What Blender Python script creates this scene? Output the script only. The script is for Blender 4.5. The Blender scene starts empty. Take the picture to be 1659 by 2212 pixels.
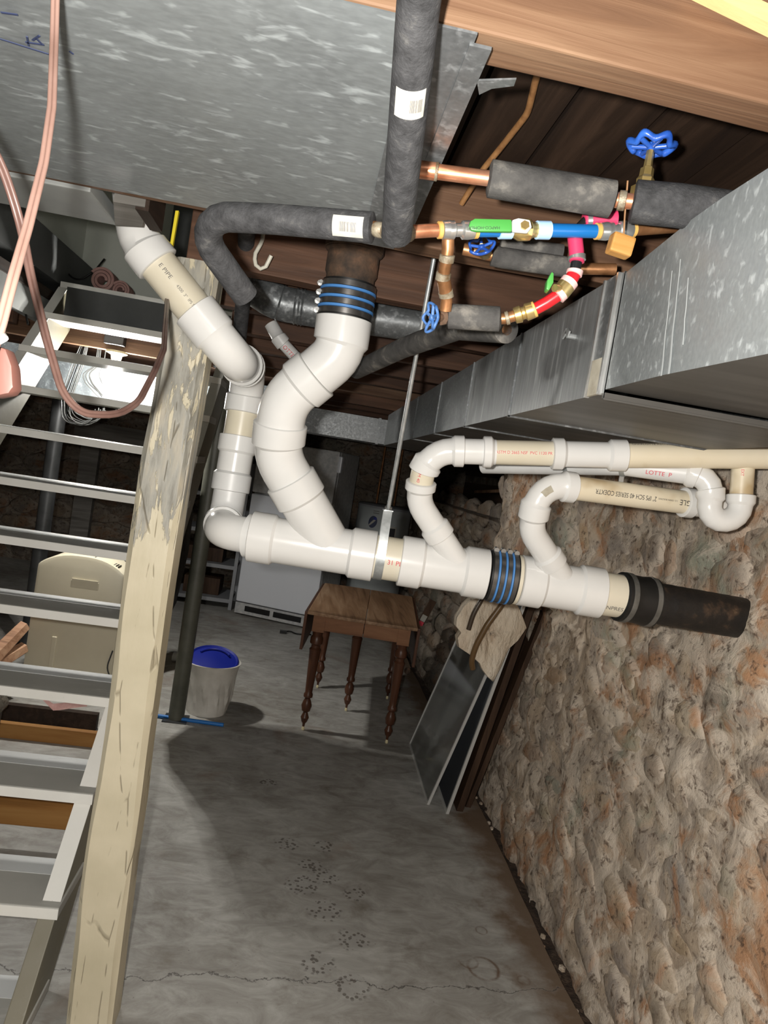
import bpy, bmesh, math, random
from mathutils import Vector, Matrix, noise
random.seed(7)
scene = bpy.context.scene
col = scene.collection

# ---------------------------------------------------------------- camera
F, CX, CY, H = 1534.0, 829.5, 1106.0, 1.5          # focal length in pixels of the 1659x2212 frame, eye height
RX = Vector((0.98165, 0.15016, 0.11247))           # world X, Y, Z axes in camera coordinates (right, down, forward)
RY = Vector((-0.10317, -0.06856, 0.99229))
RX.normalize(); RY = (RY - RX * RY.dot(RX)).normalized()
RZ = RX.cross(RY) * 1.0
if RZ[1] > 0: RZ = -RZ
CAM = Vector((0, 0, H))
def cam2w(v): return Vector((RX.dot(v), RY.dot(v), RZ.dot(v)))
cright, cdown, cfwd = cam2w(Vector((1,0,0))), cam2w(Vector((0,1,0))), cam2w(Vector((0,0,1)))
camd = bpy.data.cameras.new('camera'); camo = bpy.data.objects.new('camera', camd); col.objects.link(camo)
camd.sensor_fit = 'VERTICAL'; camd.sensor_height = 24.0; camd.lens = 24.0 * F / 2212.0
camd.clip_start = 0.02
m = Matrix.Identity(4)
for i in range(3):
    m[i][0] = cright[i]; m[i][1] = -cdown[i]; m[i][2] = -cfwd[i]; m[i][3] = CAM[i]
camo.matrix_world = m
scene.camera = camo

# ---------------------------------------------------------------- world, lights, exposure
w = bpy.data.worlds.new('world'); scene.world = w; w.use_nodes = True
w.node_tree.nodes['Background'].inputs[0].default_value = (0.75, 0.85, 1.0, 1)
w.node_tree.nodes['Background'].inputs[1].default_value = 0.02
def point_light(name, loc, power, color, radius):
    l = bpy.data.lights.new(name, 'POINT'); l.energy = power; l.color = color; l.shadow_soft_size = radius
    o = bpy.data.objects.new(name, l); o.location = loc; col.objects.link(o); return o
FLASH = CAM + cright * -0.055 - cdown * 0.03
point_light('camera_flash', FLASH, 128.0, (1.0, 0.965, 0.91), 0.014)
scene.view_settings.view_transform = 'Standard'
scene.view_settings.look = 'None'
scene.view_settings.exposure = 0.0
scene.view_settings.gamma = 1.0
scene.view_settings.use_curve_mapping = False

# ---------------------------------------------------------------- measuring helpers (photo pixel -> place in the room)
def ray(x, y): return cam2w(Vector((x - CX, y - CY, F))) / F
def P(x, y, z): return CAM + ray(x, y) * z                     # at a distance z in front of the lens
def PX(x, y, v): d = ray(x, y); return CAM + d * (v / d[0])    # on the plane X = v
def PY(x, y, v): d = ray(x, y); return CAM + d * (v / d[1])    # on the plane Y = v
def PZ(x, y, v): d = ray(x, y); return CAM + d * ((v - H) / d[2])
def proj(p):
    d = p - CAM; z = d.dot(cfwd); return (CX + F * d.dot(cright) / z, CY + F * d.dot(cdown) / z)

# ---------------------------------------------------------------- object helpers
def tag(o, label=None, cat=None, group=None, kind=None):
    if label: o['label'] = label
    if cat: o['category'] = cat
    if group: o['group'] = group
    if kind: o['kind'] = kind
    return o
def thing(name, label, cat, base, group=None):
    o = bpy.data.objects.new(name, None); col.objects.link(o); o.location = base
    o.empty_display_size = 0.05; o['org'] = list(base)
    return tag(o, label, cat, group)
def root_org(o):
    return Vector(o['org'])
class MB:
    def __init__(s): s.v = []; s.f = []
    def poly(s, pts, faces):
        n = len(s.v); s.v += [Vector(p) for p in pts]; s.f += [tuple(i + n for i in f) for f in faces]; return s
    def box(s, c, size, mat=None):
        a, b, d = (x / 2 for x in size); c = Vector(c)
        pts = [Vector((sx*a, sy*b, sz*d)) for sz in (-1,1) for sy in (-1,1) for sx in (-1,1)]
        if mat is not None: pts = [mat @ p for p in pts]
        return s.poly([p + c for p in pts], [(0,2,3,1),(4,5,7,6),(0,1,5,4),(2,6,7,3),(0,4,6,2),(1,3,7,5)])
    def span(s, lo, hi):
        lo, hi = Vector(lo), Vector(hi); return s.box((lo+hi)/2, hi-lo)
    def hexa(s, p):   # 8 corners: bottom 4 ccw, top 4 ccw
        return s.poly(p, [(3,2,1,0),(4,5,6,7),(0,1,5,4),(1,2,6,5),(2,3,7,6),(3,0,4,7)])
    def plate(s, pts, off):   # polygon extruded by the vector off
        n = len(pts); off = Vector(off)
        return s.poly(list(pts) + [Vector(p) + off for p in pts],
            [tuple(range(n-1,-1,-1)), tuple(range(n, 2*n))] + [(i, (i+1)%n, n+(i+1)%n, n+i) for i in range(n)])
    def rings(s, rs, close=True, cap=True):
        n = len(s.v); k = len(rs[0])
        for r in rs: s.v += [Vector(p) for p in r]
        for i in range(len(rs)-1):
            for j in range(k if close else k-1):
                a = n+i*k+j; b = n+i*k+(j+1)%k
                s.f.append((a, b, b+k, a+k))
        if cap and close:
            s.f.append(tuple(n+j for j in range(k-1,-1,-1))); e = n+(len(rs)-1)*k
            s.f.append(tuple(e+j for j in range(k)))
        return s
    def lathe(s, o, axis, prof, seg=24, cap=True, squash=None):
        o = Vector(o); t = Vector(axis).normalized(); a = t.orthogonal().normalized(); b = t.cross(a)
        return s.rings([[o + t*h + (a*math.cos(2*math.pi*j/seg) + b*math.sin(2*math.pi*j/seg))*r for j in range(seg)] for h, r in prof], cap=cap)
    def cyl(s, p, q, r, seg=20, r2=None):
        p, q = Vector(p), Vector(q); d = (q-p).length
        return s.lathe(p, q-p, [(0, r), (d, r if r2 is None else r2)], seg)
    def ball(s, c, r, n=10, sc=(1,1,1)):
        c = Vector(c); rs = []
        for i in range(n+1):
            th = math.pi*i/n; rr = max(1e-4, math.sin(th))*r
            rs.append([c + Vector((math.cos(2*math.pi*j/(2*n))*rr*sc[0], math.sin(2*math.pi*j/(2*n))*rr*sc[1], -math.cos(th)*r*sc[2])) for j in range(2*n)])
        return s.rings(rs)
    def build(s, name, mat, parent=None, smooth=35, bevel=0, org=None):
        if org is None:
            if parent is not None: org = root_org(parent)
            else:
                lo = [min(v[i] for v in s.v) for i in range(3)]; hi = [max(v[i] for v in s.v) for i in range(3)]
                org = Vector(((lo[0]+hi[0])/2, (lo[1]+hi[1])/2, lo[2]))
        org = Vector(org)
        me = bpy.data.meshes.new(name); me.from_pydata([tuple(v - org) for v in s.v], [], s.f); me.validate()
        if mat is not None: me.materials.append(mat)
        if bevel:
            bm = bmesh.new(); bm.from_mesh(me)
            bmesh.ops.remove_doubles(bm, verts=bm.verts, dist=1e-5)
            bmesh.ops.recalc_face_normals(bm, faces=bm.faces)
            es = [e for e in bm.edges if len(e.link_faces) == 2 and e.calc_face_angle(0) > 0.6]
            bmesh.ops.bevel(bm, geom=es, offset=bevel, segments=2, affect='EDGES', profile=0.6, clamp_overlap=True)
            bm.to_mesh(me); bm.free()
        else:
            bm = bmesh.new(); bm.from_mesh(me); bmesh.ops.recalc_face_normals(bm, faces=bm.faces); bm.to_mesh(me); bm.free()
        if smooth:
            me.polygons.foreach_set('use_smooth', [True]*len(me.polygons)); me.set_sharp_from_angle(angle=math.radians(smooth))
        o = bpy.data.objects.new(name, me); col.objects.link(o); o['org'] = list(org)
        if parent is not None: o.parent = parent
        else: o.location = org
        return o

class Path:
    """a centre line through nodes, with rounded bends"""
    def __init__(s, nodes, rad=0.08, step=None):
        nodes = [Vector(n) for n in nodes]; n = len(nodes)
        rads = rad if isinstance(rad, (list, tuple)) else [rad]*n
        pts = [nodes[0]]
        for i in range(1, n-1):
            a, b, c = nodes[i-1], nodes[i], nodes[i+1]
            u = (a-b).normalized(); v = (c-b).normalized()
            th = math.pi - u.angle(v)
            if th < 0.02: pts.append(b); continue
            t = min(rads[i]*math.tan(th/2), 0.49*(a-b).length, 0.49*(c-b).length); r = t/math.tan(th/2)
            p0 = b+u*t; ctr = b + (u+v).normalized()*(r/math.cos(th/2)); ax = (p0-ctr); k = max(4, int(th/0.12))
            nrm = (-u).cross(v).normalized()
            for j in range(k+1):
                pts.append(ctr + Matrix.Rotation(th*j/k, 3, nrm) @ ax)
        pts.append(nodes[-1])
        # subdivide so that pixel lookups are fine
        out = [pts[0]]
        for a, b in zip(pts, pts[1:]):
            d = (b-a).length
            if d < 1e-6: continue
            k = max(1, int(d/0.012))
            for j in range(1, k+1): out.append(a.lerp(b, j/k))
        s.p = out; s.s = [0]
        for a, b in zip(out, out[1:]): s.s.append(s.s[-1]+(b-a).length)
        s.L = s.s[-1]
        s.t = []
        for i in range(len(out)):
            a = out[max(0,i-1)]; b = out[min(len(out)-1,i+1)]; s.t.append((b-a).normalized())
        nrm = s.t[0].orthogonal().normalized(); s.n = []
        for t in s.t:
            nrm = (nrm - t*nrm.dot(t)).normalized(); s.n.append(nrm.copy())
    def idx(s, q):
        q = max(0, min(s.L, q)); lo = 0; hi = len(s.s)-1
        while hi-lo > 1:
            md = (lo+hi)//2
            if s.s[md] <= q: lo = md
            else: hi = md
        return lo, hi, (q-s.s[lo])/(s.s[hi]-s.s[lo])
    def at(s, q):
        i, j, k = s.idx(q); t = s.t[i].lerp(s.t[j], k).normalized(); n = s.n[i].lerp(s.n[j], k); n = (n - t*n.dot(t)).normalized()
        return s.p[i].lerp(s.p[j], k), t, n
    def px(s, x, y):
        best = None
        for i in range(len(s.p)):
            u, v = proj(s.p[i]); d = (u-x)**2+(v-y)**2
            if best is None or d < best[0]: best = (d, i)
        i = best[1]; best = None
        for k in range(-20, 21):
            q = max(0, min(s.L, s.s[i]+k*0.001)); p = s.at(q)[0]; u, v = proj(p); d = (u-x)**2+(v-y)**2
            if best is None or d < best[0]: best = (d, q)
        return best[1]
    def tube(s, mb, prof, seg=28, cap=True, flat=None):
        if isinstance(prof, (int, float)): prof = [(0, prof), (s.L, prof)]
        qs = [prof[0]]
        for (a, ra), (b, rb) in zip(prof, prof[1:]):
            k = max(1, int((b-a)/0.014))
            for j in range(1, k+1): qs.append((a+(b-a)*j/k, ra+(rb-ra)*j/k))
        rs = []
        for q, r in qs:
            p, t, n = s.at(q); b = t.cross(n); over = q - max(0, min(s.L, q)); p = p + t*over
            rs.append([p + n*math.cos(2*math.pi*j/seg)*r + b*math.sin(2*math.pi*j/seg)*r*(flat or 1) for j in range(seg)])
        mb.rings(rs, cap=cap); return mb
    def cam_angle(s, q):
        p, t, n = s.at(q); b = t.cross(n); d = CAM - p; return math.atan2(d.dot(b), d.dot(n))
    def surf(s, q, ang, r):
        p, t, n = s.at(q); b = t.cross(n); return p + (n*math.cos(ang)+b*math.sin(ang))*r

def fit_prof(s0, s1, h0, h1, rb, rh):
    c = 0.002; pr = []
    pr += [(s0, rh-0.004), (s0+0.0006, rh-c), (s0+c, rh), (s0+h0-c, rh), (s0+h0+0.005, rb)] if h0 else [(s0, rb)]
    pr += [(s1-h1-0.005, rb), (s1-h1+c, rh), (s1-c, rh), (s1-0.0006, rh-c), (s1, rh-0.004)] if h1 else [(s1, rb)]
    return pr
def text_mesh(body, size):
    cu = bpy.data.curves.new('lettering', 'FONT'); cu.body = body; cu.size = size
    o = bpy.data.objects.new('lettering', cu); col.objects.link(o)
    dg = bpy.context.evaluated_depsgraph_get(); ev = o.evaluated_get(dg); me = ev.to_mesh()
    v = [tuple(x.co) for x in me.vertices]; f = [tuple(p.vertices) for p in me.polygons]
    ev.to_mesh_clear(); bpy.data.objects.remove(o); bpy.data.curves.remove(cu)
    return v, f
def text_on_path(path, q, dang, body, size, r, mat, parent, flip=False, name='lettering', stretch=1.0):
    v, f = text_mesh(body, size); mb = MB(); a0 = path.cam_angle(q) + dang; sg = -1 if flip else 1
    h = size*0.35
    mb.poly([path.surf(q + sg*x*stretch, a0 - sg*(y-h)/r, r+0.0007) for x, y, z in v], f)
    return mb.build(name, mat, parent, smooth=0)
def patch_on_path(path, q0, q1, a0, a1, r, mat, parent, name, nu=2, nv=8):
    mb = MB(); pts = [[path.surf(q0+(q1-q0)*i/nu, a0+(a1-a0)*j/nv, r) for j in range(nv+1)] for i in range(nu+1)]
    n = nv+1
    mb.poly([p for row in pts for p in row], [(i*n+j, i*n+j+1, (i+1)*n+j+1, (i+1)*n+j) for i in range(nu) for j in range(nv)])
    return mb.build(name, mat, parent)
# ---------------------------------------------------------------- materials
def newmat(name):
    m = bpy.data.materials.new(name); m.use_nodes = True
    nt = m.node_tree; b = nt.nodes['Principled BSDF']; return m, nt, b
def N(nt, kind, **kw):
    n = nt.nodes.new(kind)
    for k, v in kw.items():
        if k.startswith('i_'): n.inputs[k[2:].replace('_', ' ')].default_value = v
        else: setattr(n, k, v)
    return n
def coords(nt, space='World', scale=(1,1,1), rot=(0,0,0)):
    if space == 'World': src = N(nt, 'ShaderNodeNewGeometry').outputs['Position']
    else: src = N(nt, 'ShaderNodeTexCoord').outputs['Object']
    mp = N(nt, 'ShaderNodeMapping'); mp.inputs['Scale'].default_value = scale; mp.inputs['Rotation'].default_value = rot
    nt.links.new(src, mp.inputs['Vector']); return mp.outputs['Vector']
def noise_n(nt, vec, scale, detail=4, rough=0.55, dist=0.0):
    n = N(nt, 'ShaderNodeTexNoise'); n.inputs['Scale'].default_value = scale; n.inputs['Detail'].default_value = detail
    n.inputs['Roughness'].default_value = rough; n.inputs['Distortion'].default_value = dist
    nt.links.new(vec, n.inputs['Vector']); return n.outputs['Fac']
def ramp(nt, fac, stops, interp='LINEAR'):
    r = N(nt, 'ShaderNodeValToRGB'); r.color_ramp.interpolation = interp; e = r.color_ramp.elements
    while len(e) > 1: e.remove(e[-1])
    e[0].position = stops[0][0]; e[0].color = col4(stops[0][1])
    for p, c in stops[1:]:
        x = e.new(p); x.color = col4(c)
    nt.links.new(fac, r.inputs['Fac']); return r.outputs['Color']
def col4(c): return (c, c, c, 1) if isinstance(c, (int, float)) else (c[0], c[1], c[2], 1)
def mix(nt, fac, a, b, mode='MIX'):
    m = N(nt, 'ShaderNodeMix'); m.data_type = 'RGBA'; m.blend_type = mode
    for sock, v in ((m.inputs[0], fac), (m.inputs[6], a), (m.inputs[7], b)):
        if isinstance(v, bpy.types.NodeSocket): nt.links.new(v, sock)
        elif isinstance(v, (int, float)) and sock == m.inputs[0]: sock.default_value = v
        else: sock.default_value = col4(v)
    return m.outputs[2]
def mth(nt, op, a, b=None, clamp=False):
    m = N(nt, 'ShaderNodeMath'); m.operation = op; m.use_clamp = clamp
    for i, v in enumerate((a, b)):
        if v is None: continue
        if isinstance(v, bpy.types.NodeSocket): nt.links.new(v, m.inputs[i])
        else: m.inputs[i].default_value = v
    return m.outputs[0]
def bump(nt, b, h, strength=0.3, dist=0.01):
    n = N(nt, 'ShaderNodeBump'); n.inputs['Strength'].default_value = strength; n.inputs['Distance'].default_value = dist
    nt.links.new(h, n.inputs['Height']); nt.links.new(n.outputs['Normal'], b.inputs['Normal'])
def srgb(r, g, b):
    f = lambda c: c/12.92 if c <= 0.04045 else ((c+0.055)/1.055)**2.4
    return (f(r/255), f(g/255), f(b/255))
def simple(name, stops, scale=8, detail=4, rough=0.5, metal=0.0, bmp=0.0, bscale=None, space='Object', stretch=(1,1,1), dist=0.0, spec=0.5, bdist=0.003, rot=(0,0,0)):
    m, nt, b = newmat(name); v = coords(nt, space, stretch, rot)
    if isinstance(stops, tuple): b.inputs['Base Color'].default_value = col4(stops)
    else:
        f = noise_n(nt, v, scale, detail, 0.6, dist); nt.links.new(ramp(nt, f, stops), b.inputs['Base Color'])
    b.inputs['Roughness'].default_value = rough; b.inputs['Metallic'].default_value = metal
    b.inputs['Specular IOR Level'].default_value = spec
    if bmp: bump(nt, b, noise_n(nt, v, bscale or scale*3, 5, 0.6), bmp, bdist)
    return m
M = {}
M['pvc'] = simple('white_pvc', [(0.3, (0.68,0.675,0.655)), (0.7, (0.74,0.735,0.715))], 5, rough=0.22)
M['cream'] = simple('cream_pvc', [(0.3, (0.66,0.60,0.46)), (0.7, (0.71,0.66,0.54))], 6, rough=0.32)
M['pvc_old'] = simple('aged_cream_pvc', [(0.32, (0.50,0.38,0.22)), (0.42, (0.72,0.64,0.48)), (0.7, (0.78,0.71,0.57))], 3.5, rough=0.4)
M['pvc_grey'] = simple('dull_white_pvc', [(0.3, (0.6,0.6,0.59)), (0.7, (0.7,0.7,0.69))], 8, rough=0.4)
M['primer'] = simple('grey_primer_stain', (0.22,0.20,0.24), rough=0.5)
M['ink'] = simple('black_print', (0.03,0.03,0.035), rough=0.6)
M['ink_grey'] = simple('grey_print', (0.14,0.13,0.12), rough=0.6)
M['ink_red'] = simple('red_print', (0.62,0.05,0.08), rough=0.6)
M['ink_blue'] = simple('blue_marker', (0.03,0.04,0.09), rough=0.5)
M['paper'] = simple('white_label_paper', [(0.4, (0.38,0.37,0.32)), (0.7, (0.43,0.42,0.39))], 40, rough=0.6)
M['foam'] = simple('black_foam_insulation', [(0.3, (0.020,0.020,0.021)), (0.6, (0.045,0.045,0.047)), (0.8, (0.10,0.097,0.092))], 60, rough=0.75, bmp=0.5, bscale=260, spec=0.3)
M['foam_dusty'] = simple('dusty_foam_insulation', [(0.3, (0.032,0.031,0.031)), (0.55, (0.075,0.072,0.068)), (0.8, (0.26,0.24,0.21))], 22, detail=8, rough=0.9, bmp=0.4, bscale=200, spec=0.2)
M['copper'] = simple('copper', [(0.3, (0.36,0.13,0.06)), (0.55, (0.66,0.30,0.17)), (0.8, (0.74,0.42,0.28))], 18, rough=0.33, metal=0.75)
M['copper_dull'] = simple('tarnished_copper', [(0.3, (0.17,0.08,0.03)), (0.6, (0.42,0.2,0.09)), (0.8, (0.55,0.33,0.16))], 22, rough=0.4, metal=0.7)
M['solder'] = simple('solder_flux', [(0.3, (0.12,0.07,0.03)), (0.55, (0.25,0.22,0.16)), (0.8, (0.24,0.14,0.07))], 60, rough=0.5, metal=0.3, bmp=0.4)
M['brass'] = simple('brass', [(0.3, (0.5,0.35,0.11)), (0.7, (0.75,0.58,0.27))], 25, rough=0.3, metal=0.85)
M['steel'] = simple('bright_steel', [(0.3, (0.5,0.5,0.49)), (0.7, (0.68,0.68,0.66))], 20, rough=0.28, metal=0.85)
M['band_steel'] = simple('dark_stainless_band', [(0.3, (0.14,0.135,0.13)), (0.7, (0.24,0.23,0.22))], 30, rough=0.3, metal=0.85)
M['zinc'] = simple('zinc_rod', [(0.3, (0.34,0.36,0.36)), (0.7, (0.55,0.57,0.57))], 40, rough=0.38, metal=0.7)
M['blue_band'] = simple('blue_rubber', (0.07,0.23,0.55), rough=0.45)
M['pex_blue'] = simple('blue_tubing', (0.008,0.12,0.36), rough=0.3)
M['pex_red'] = simple('red_tubing', (0.5,0.012,0.018), rough=0.3)
M['pex_pink'] = simple('pink_red_tubing', (0.52,0.035,0.10), rough=0.4)
M['pale_blue'] = simple('pale_blue_sleeve', (0.36,0.56,0.78), rough=0.45)
M['pale_pink'] = simple('pale_pink_ring', (0.66,0.42,0.40), rough=0.45)
M['tan_ring'] = simple('tan_collar', (0.56,0.33,0.09), rough=0.5)
M['green'] = simple('green_lever', (0.055,0.27,0.05), rough=0.4)
M['lever_grey'] = simple('grey_lever_hub', (0.52,0.52,0.50), rough=0.4)
M['wheel_blue'] = simple('blue_enamel', [(0.4, (0.015,0.06,0.30)), (0.7, (0.03,0.12,0.48))], 30, rough=0.28)
M['wheel_old'] = simple('worn_blue_enamel', [(0.35, (0.03,0.10,0.28)), (0.7, (0.10,0.20,0.44))], 40, rough=0.5)
M['black_plastic'] = simple('black_plastic', (0.012,0.012,0.013), rough=0.25)
M['rubber'] = simple('black_rubber', [(0.4, (0.006,0.006,0.006)), (0.8, (0.014,0.014,0.014))], 20, rough=0.45)
M['clamp_grey'] = simple('dull_clamp_band', [(0.3, (0.13,0.13,0.12)), (0.7, (0.24,0.24,0.23))], 20, rough=0.45, metal=0.6)
M['castiron'] = simple('tarred_cast_iron', [(0.40, (0.007,0.006,0.006)), (0.56, (0.014,0.011,0.009)), (0.66, (0.06,0.036,0.022)), (0.76, (0.26,0.17,0.10))], 16, detail=8, rough=0.55, bmp=0.6, bscale=60)
M['rust'] = simple('rusted_cast_iron', [(0.35, (0.035,0.024,0.017)), (0.55, (0.085,0.05,0.03)), (0.75, (0.20,0.10,0.055))], 24, detail=8, rough=0.85, bmp=0.7, bscale=70)
def galv(name, dark, light, streak, amount=0.55, scale=60, metal=0.45, rough=0.42, rot=(0,0,0), space='World'):
    m, nt, b = newmat(name); v = coords(nt, space, streak, rot)
    big = noise_n(nt, coords(nt, space), 3.5, 5, 0.6)
    base = ramp(nt, big, [(0.3, dark), (0.7, tuple(0.5*(x+y) for x, y in zip(dark, light)))])
    spots = ramp(nt, noise_n(nt, v, scale, 3, 0.5, 0.4), [(amount, 0.0), (amount+0.14, 1.0)])
    fine = ramp(nt, noise_n(nt, v, scale*2.4, 2, 0.5), [(0.35, 0.0), (0.75, 0.5)])
    c = mix(nt, fine, base, light); c = mix(nt, mth(nt, 'MULTIPLY', spots, 0.75), c, tuple(min(1, 1.5*x) for x in light))
    nt.links.new(c, b.inputs['Base Color']); b.inputs['Metallic'].default_value = metal
    r = ramp(nt, noise_n(nt, v, scale, 2), [(0.3, rough-0.08), (0.7, rough+0.12)]); nt.links.new(r, b.inputs['Roughness'])
    bump(nt, b, noise_n(nt, coords(nt, space), 6, 3), 0.08, 0.02)
    return m
M['pan'] = galv('galvanized_pan', (0.16,0.172,0.175), (0.30,0.325,0.33), (0.42,1.0,1.0), 0.58, 62, 0.35, 0.46, (0,0,0.1))
M['duct'] = galv('galvanized_duct', (0.20,0.218,0.222), (0.34,0.365,0.37), (1,1,0.6), 0.57, 95, 0.4, 0.42)
M['duct_drip'] = galv('streaked_galvanized', (0.15,0.157,0.16), (0.33,0.34,0.34), (1,1,0.07), 0.56, 75, 0.5, 0.4)
M['duct_old'] = galv('spangled_galvanized', (0.10,0.107,0.11), (0.23,0.24,0.245), (1,1,1), 0.55, 60, 0.5, 0.4)
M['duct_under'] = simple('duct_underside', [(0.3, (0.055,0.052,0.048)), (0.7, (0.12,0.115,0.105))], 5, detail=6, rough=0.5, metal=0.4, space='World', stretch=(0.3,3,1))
M['duct_far'] = galv('bulb_lit_galvanized', (0.22,0.25,0.27), (0.42,0.47,0.50), (1,1,1), 0.56, 45, 0.3, 0.4)  # paler copy of the duct metal; bulb glare put into its colour
M['tape'] = simple('cloth_duct_tape', [(0.3, (0.33,0.29,0.22)), (0.7, (0.5,0.47,0.38))], 30, rough=0.8)
def wood(name, dark, mid, light, axis=0, scale=6, rough=0.65, bmp=0.35, space='World', knots=0.0):
    m, nt, b = newmat(name); st = [14, 14, 14]; st[axis] = 0.9
    v = coords(nt, space, st)
    g = noise_n(nt, v, scale/3, 6, 0.6, 1.1); big = noise_n(nt, coords(nt, space, tuple(x*0.25 for x in st)), 2.6, 4, 0.6)
    c = ramp(nt, mth(nt, 'ADD', mth(nt, 'MULTIPLY', g, 0.55), mth(nt, 'MULTIPLY', big, 0.45)), [(0.33, dark), (0.5, mid), (0.67, light)])
    nt.links.new(c, b.inputs['Base Color']); b.inputs['Roughness'].default_value = rough; b.inputs['Specular IOR Level'].default_value = 0.3
    bump(nt, b, g, bmp, 0.006); return m
M['joist'] = wood('old_pine_joist', (0.060,0.028,0.015), (0.125,0.066,0.036), (0.21,0.128,0.076))
M['joist_dark'] = wood('dark_old_joist', (0.040,0.019,0.012), (0.075,0.036,0.020), (0.13,0.063,0.036))
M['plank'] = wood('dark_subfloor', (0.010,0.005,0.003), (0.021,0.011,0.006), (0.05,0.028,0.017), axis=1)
M['newwood'] = wood('fresh_pine', (0.50,0.29,0.12), (0.62,0.40,0.19), (0.70,0.50,0.27), scale=3)
M['orange_wood'] = wood('orange_stained_board', (0.15,0.065,0.014), (0.28,0.13,0.035), (0.36,0.19,0.06), scale=3)
M['raw_board'] = wood('split_raw_wood', (0.16,0.08,0.045), (0.4,0.22,0.13), (0.55,0.36,0.23), scale=5)
M['table_top'] = wood('worn_walnut_top', (0.09,0.045,0.022), (0.25,0.145,0.08), (0.40,0.27,0.17), axis=1, scale=5, rough=0.5)
M['table_leg'] = wood('dark_turned_walnut', (0.045,0.018,0.010), (0.08,0.033,0.018), (0.12,0.052,0.029), axis=2, scale=5, rough=0.35, bmp=0.1)
M['table_apron'] = wood('reddish_apron', (0.13,0.053,0.022), (0.21,0.092,0.04), (0.28,0.135,0.063), scale=4, rough=0.4, bmp=0.1)
M['grey_wood'] = wood('weathered_grey_board', (0.09,0.085,0.075), (0.17,0.16,0.145), (0.26,0.25,0.23), scale=5)
M['frame_wood'] = wood('dark_brown_sash', (0.022,0.011,0.006), (0.05,0.026,0.014), (0.08,0.045,0.026), axis=2)
M['door_grey'] = simple('dark_grey_paint', [(0.3, (0.075,0.08,0.08)), (0.7, (0.11,0.115,0.115))], 6, rough=0.55)
M['wall_pale'] = simple('pale_green_grey_paint', [(0.3, (0.60,0.63,0.57)), (0.7, (0.70,0.72,0.66))], 3, rough=0.7)
M['board_grey'] = simple('grey_painted_board', [(0.3, (0.19,0.20,0.195)), (0.7, (0.28,0.29,0.28))], 4, rough=0.55, bmp=0.15)
M['yellow'] = simple('yellow_plastic', (0.72,0.58,0.02), rough=0.5)
def paint(name, base, worn, edge_y=None, wear=0.56, scale=5, rough=0.5, stretch=(0.25,1,1), dirt=0.35):
    m, nt, b = newmat(name); v = coords(nt, 'World', stretch)
    f = noise_n(nt, v, scale*5, 7, 0.65, 0.3); big = noise_n(nt, coords(nt), scale, 5, 0.6)
    c = mix(nt, ramp(nt, big, [(0.35, 0.0), (0.7, 0.35)]), base, worn)
    c = mix(nt, ramp(nt, f, [(wear, 0.0), (wear+0.08, 0.6)]), c, worn)
    spk = ramp(nt, noise_n(nt, coords(nt), 120, 2), [(0.74, 0.0), (0.78, dirt)]); c = mix(nt, spk, c, (0.06,0.05,0.04))
    nt.links.new(c, b.inputs['Base Color']); b.inputs['Roughness'].default_value = rough
    bump(nt, b, f, 0.12, 0.004); return m
M['stair_white'] = paint('chipped_white_paint', (0.83,0.825,0.78), (0.62,0.60,0.54), wear=0.66)
M['stair_grey'] = paint('worn_grey_tread_paint', (0.37,0.365,0.335), (0.50,0.49,0.46), wear=0.58)
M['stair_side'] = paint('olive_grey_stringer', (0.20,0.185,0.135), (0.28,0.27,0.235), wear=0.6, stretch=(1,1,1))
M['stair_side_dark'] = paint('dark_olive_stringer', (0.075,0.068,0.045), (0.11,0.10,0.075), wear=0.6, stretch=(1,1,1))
M['stair_strip'] = paint('unworn_white_strip', (0.64,0.66,0.66), (0.48,0.48,0.47), wear=0.6)
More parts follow.
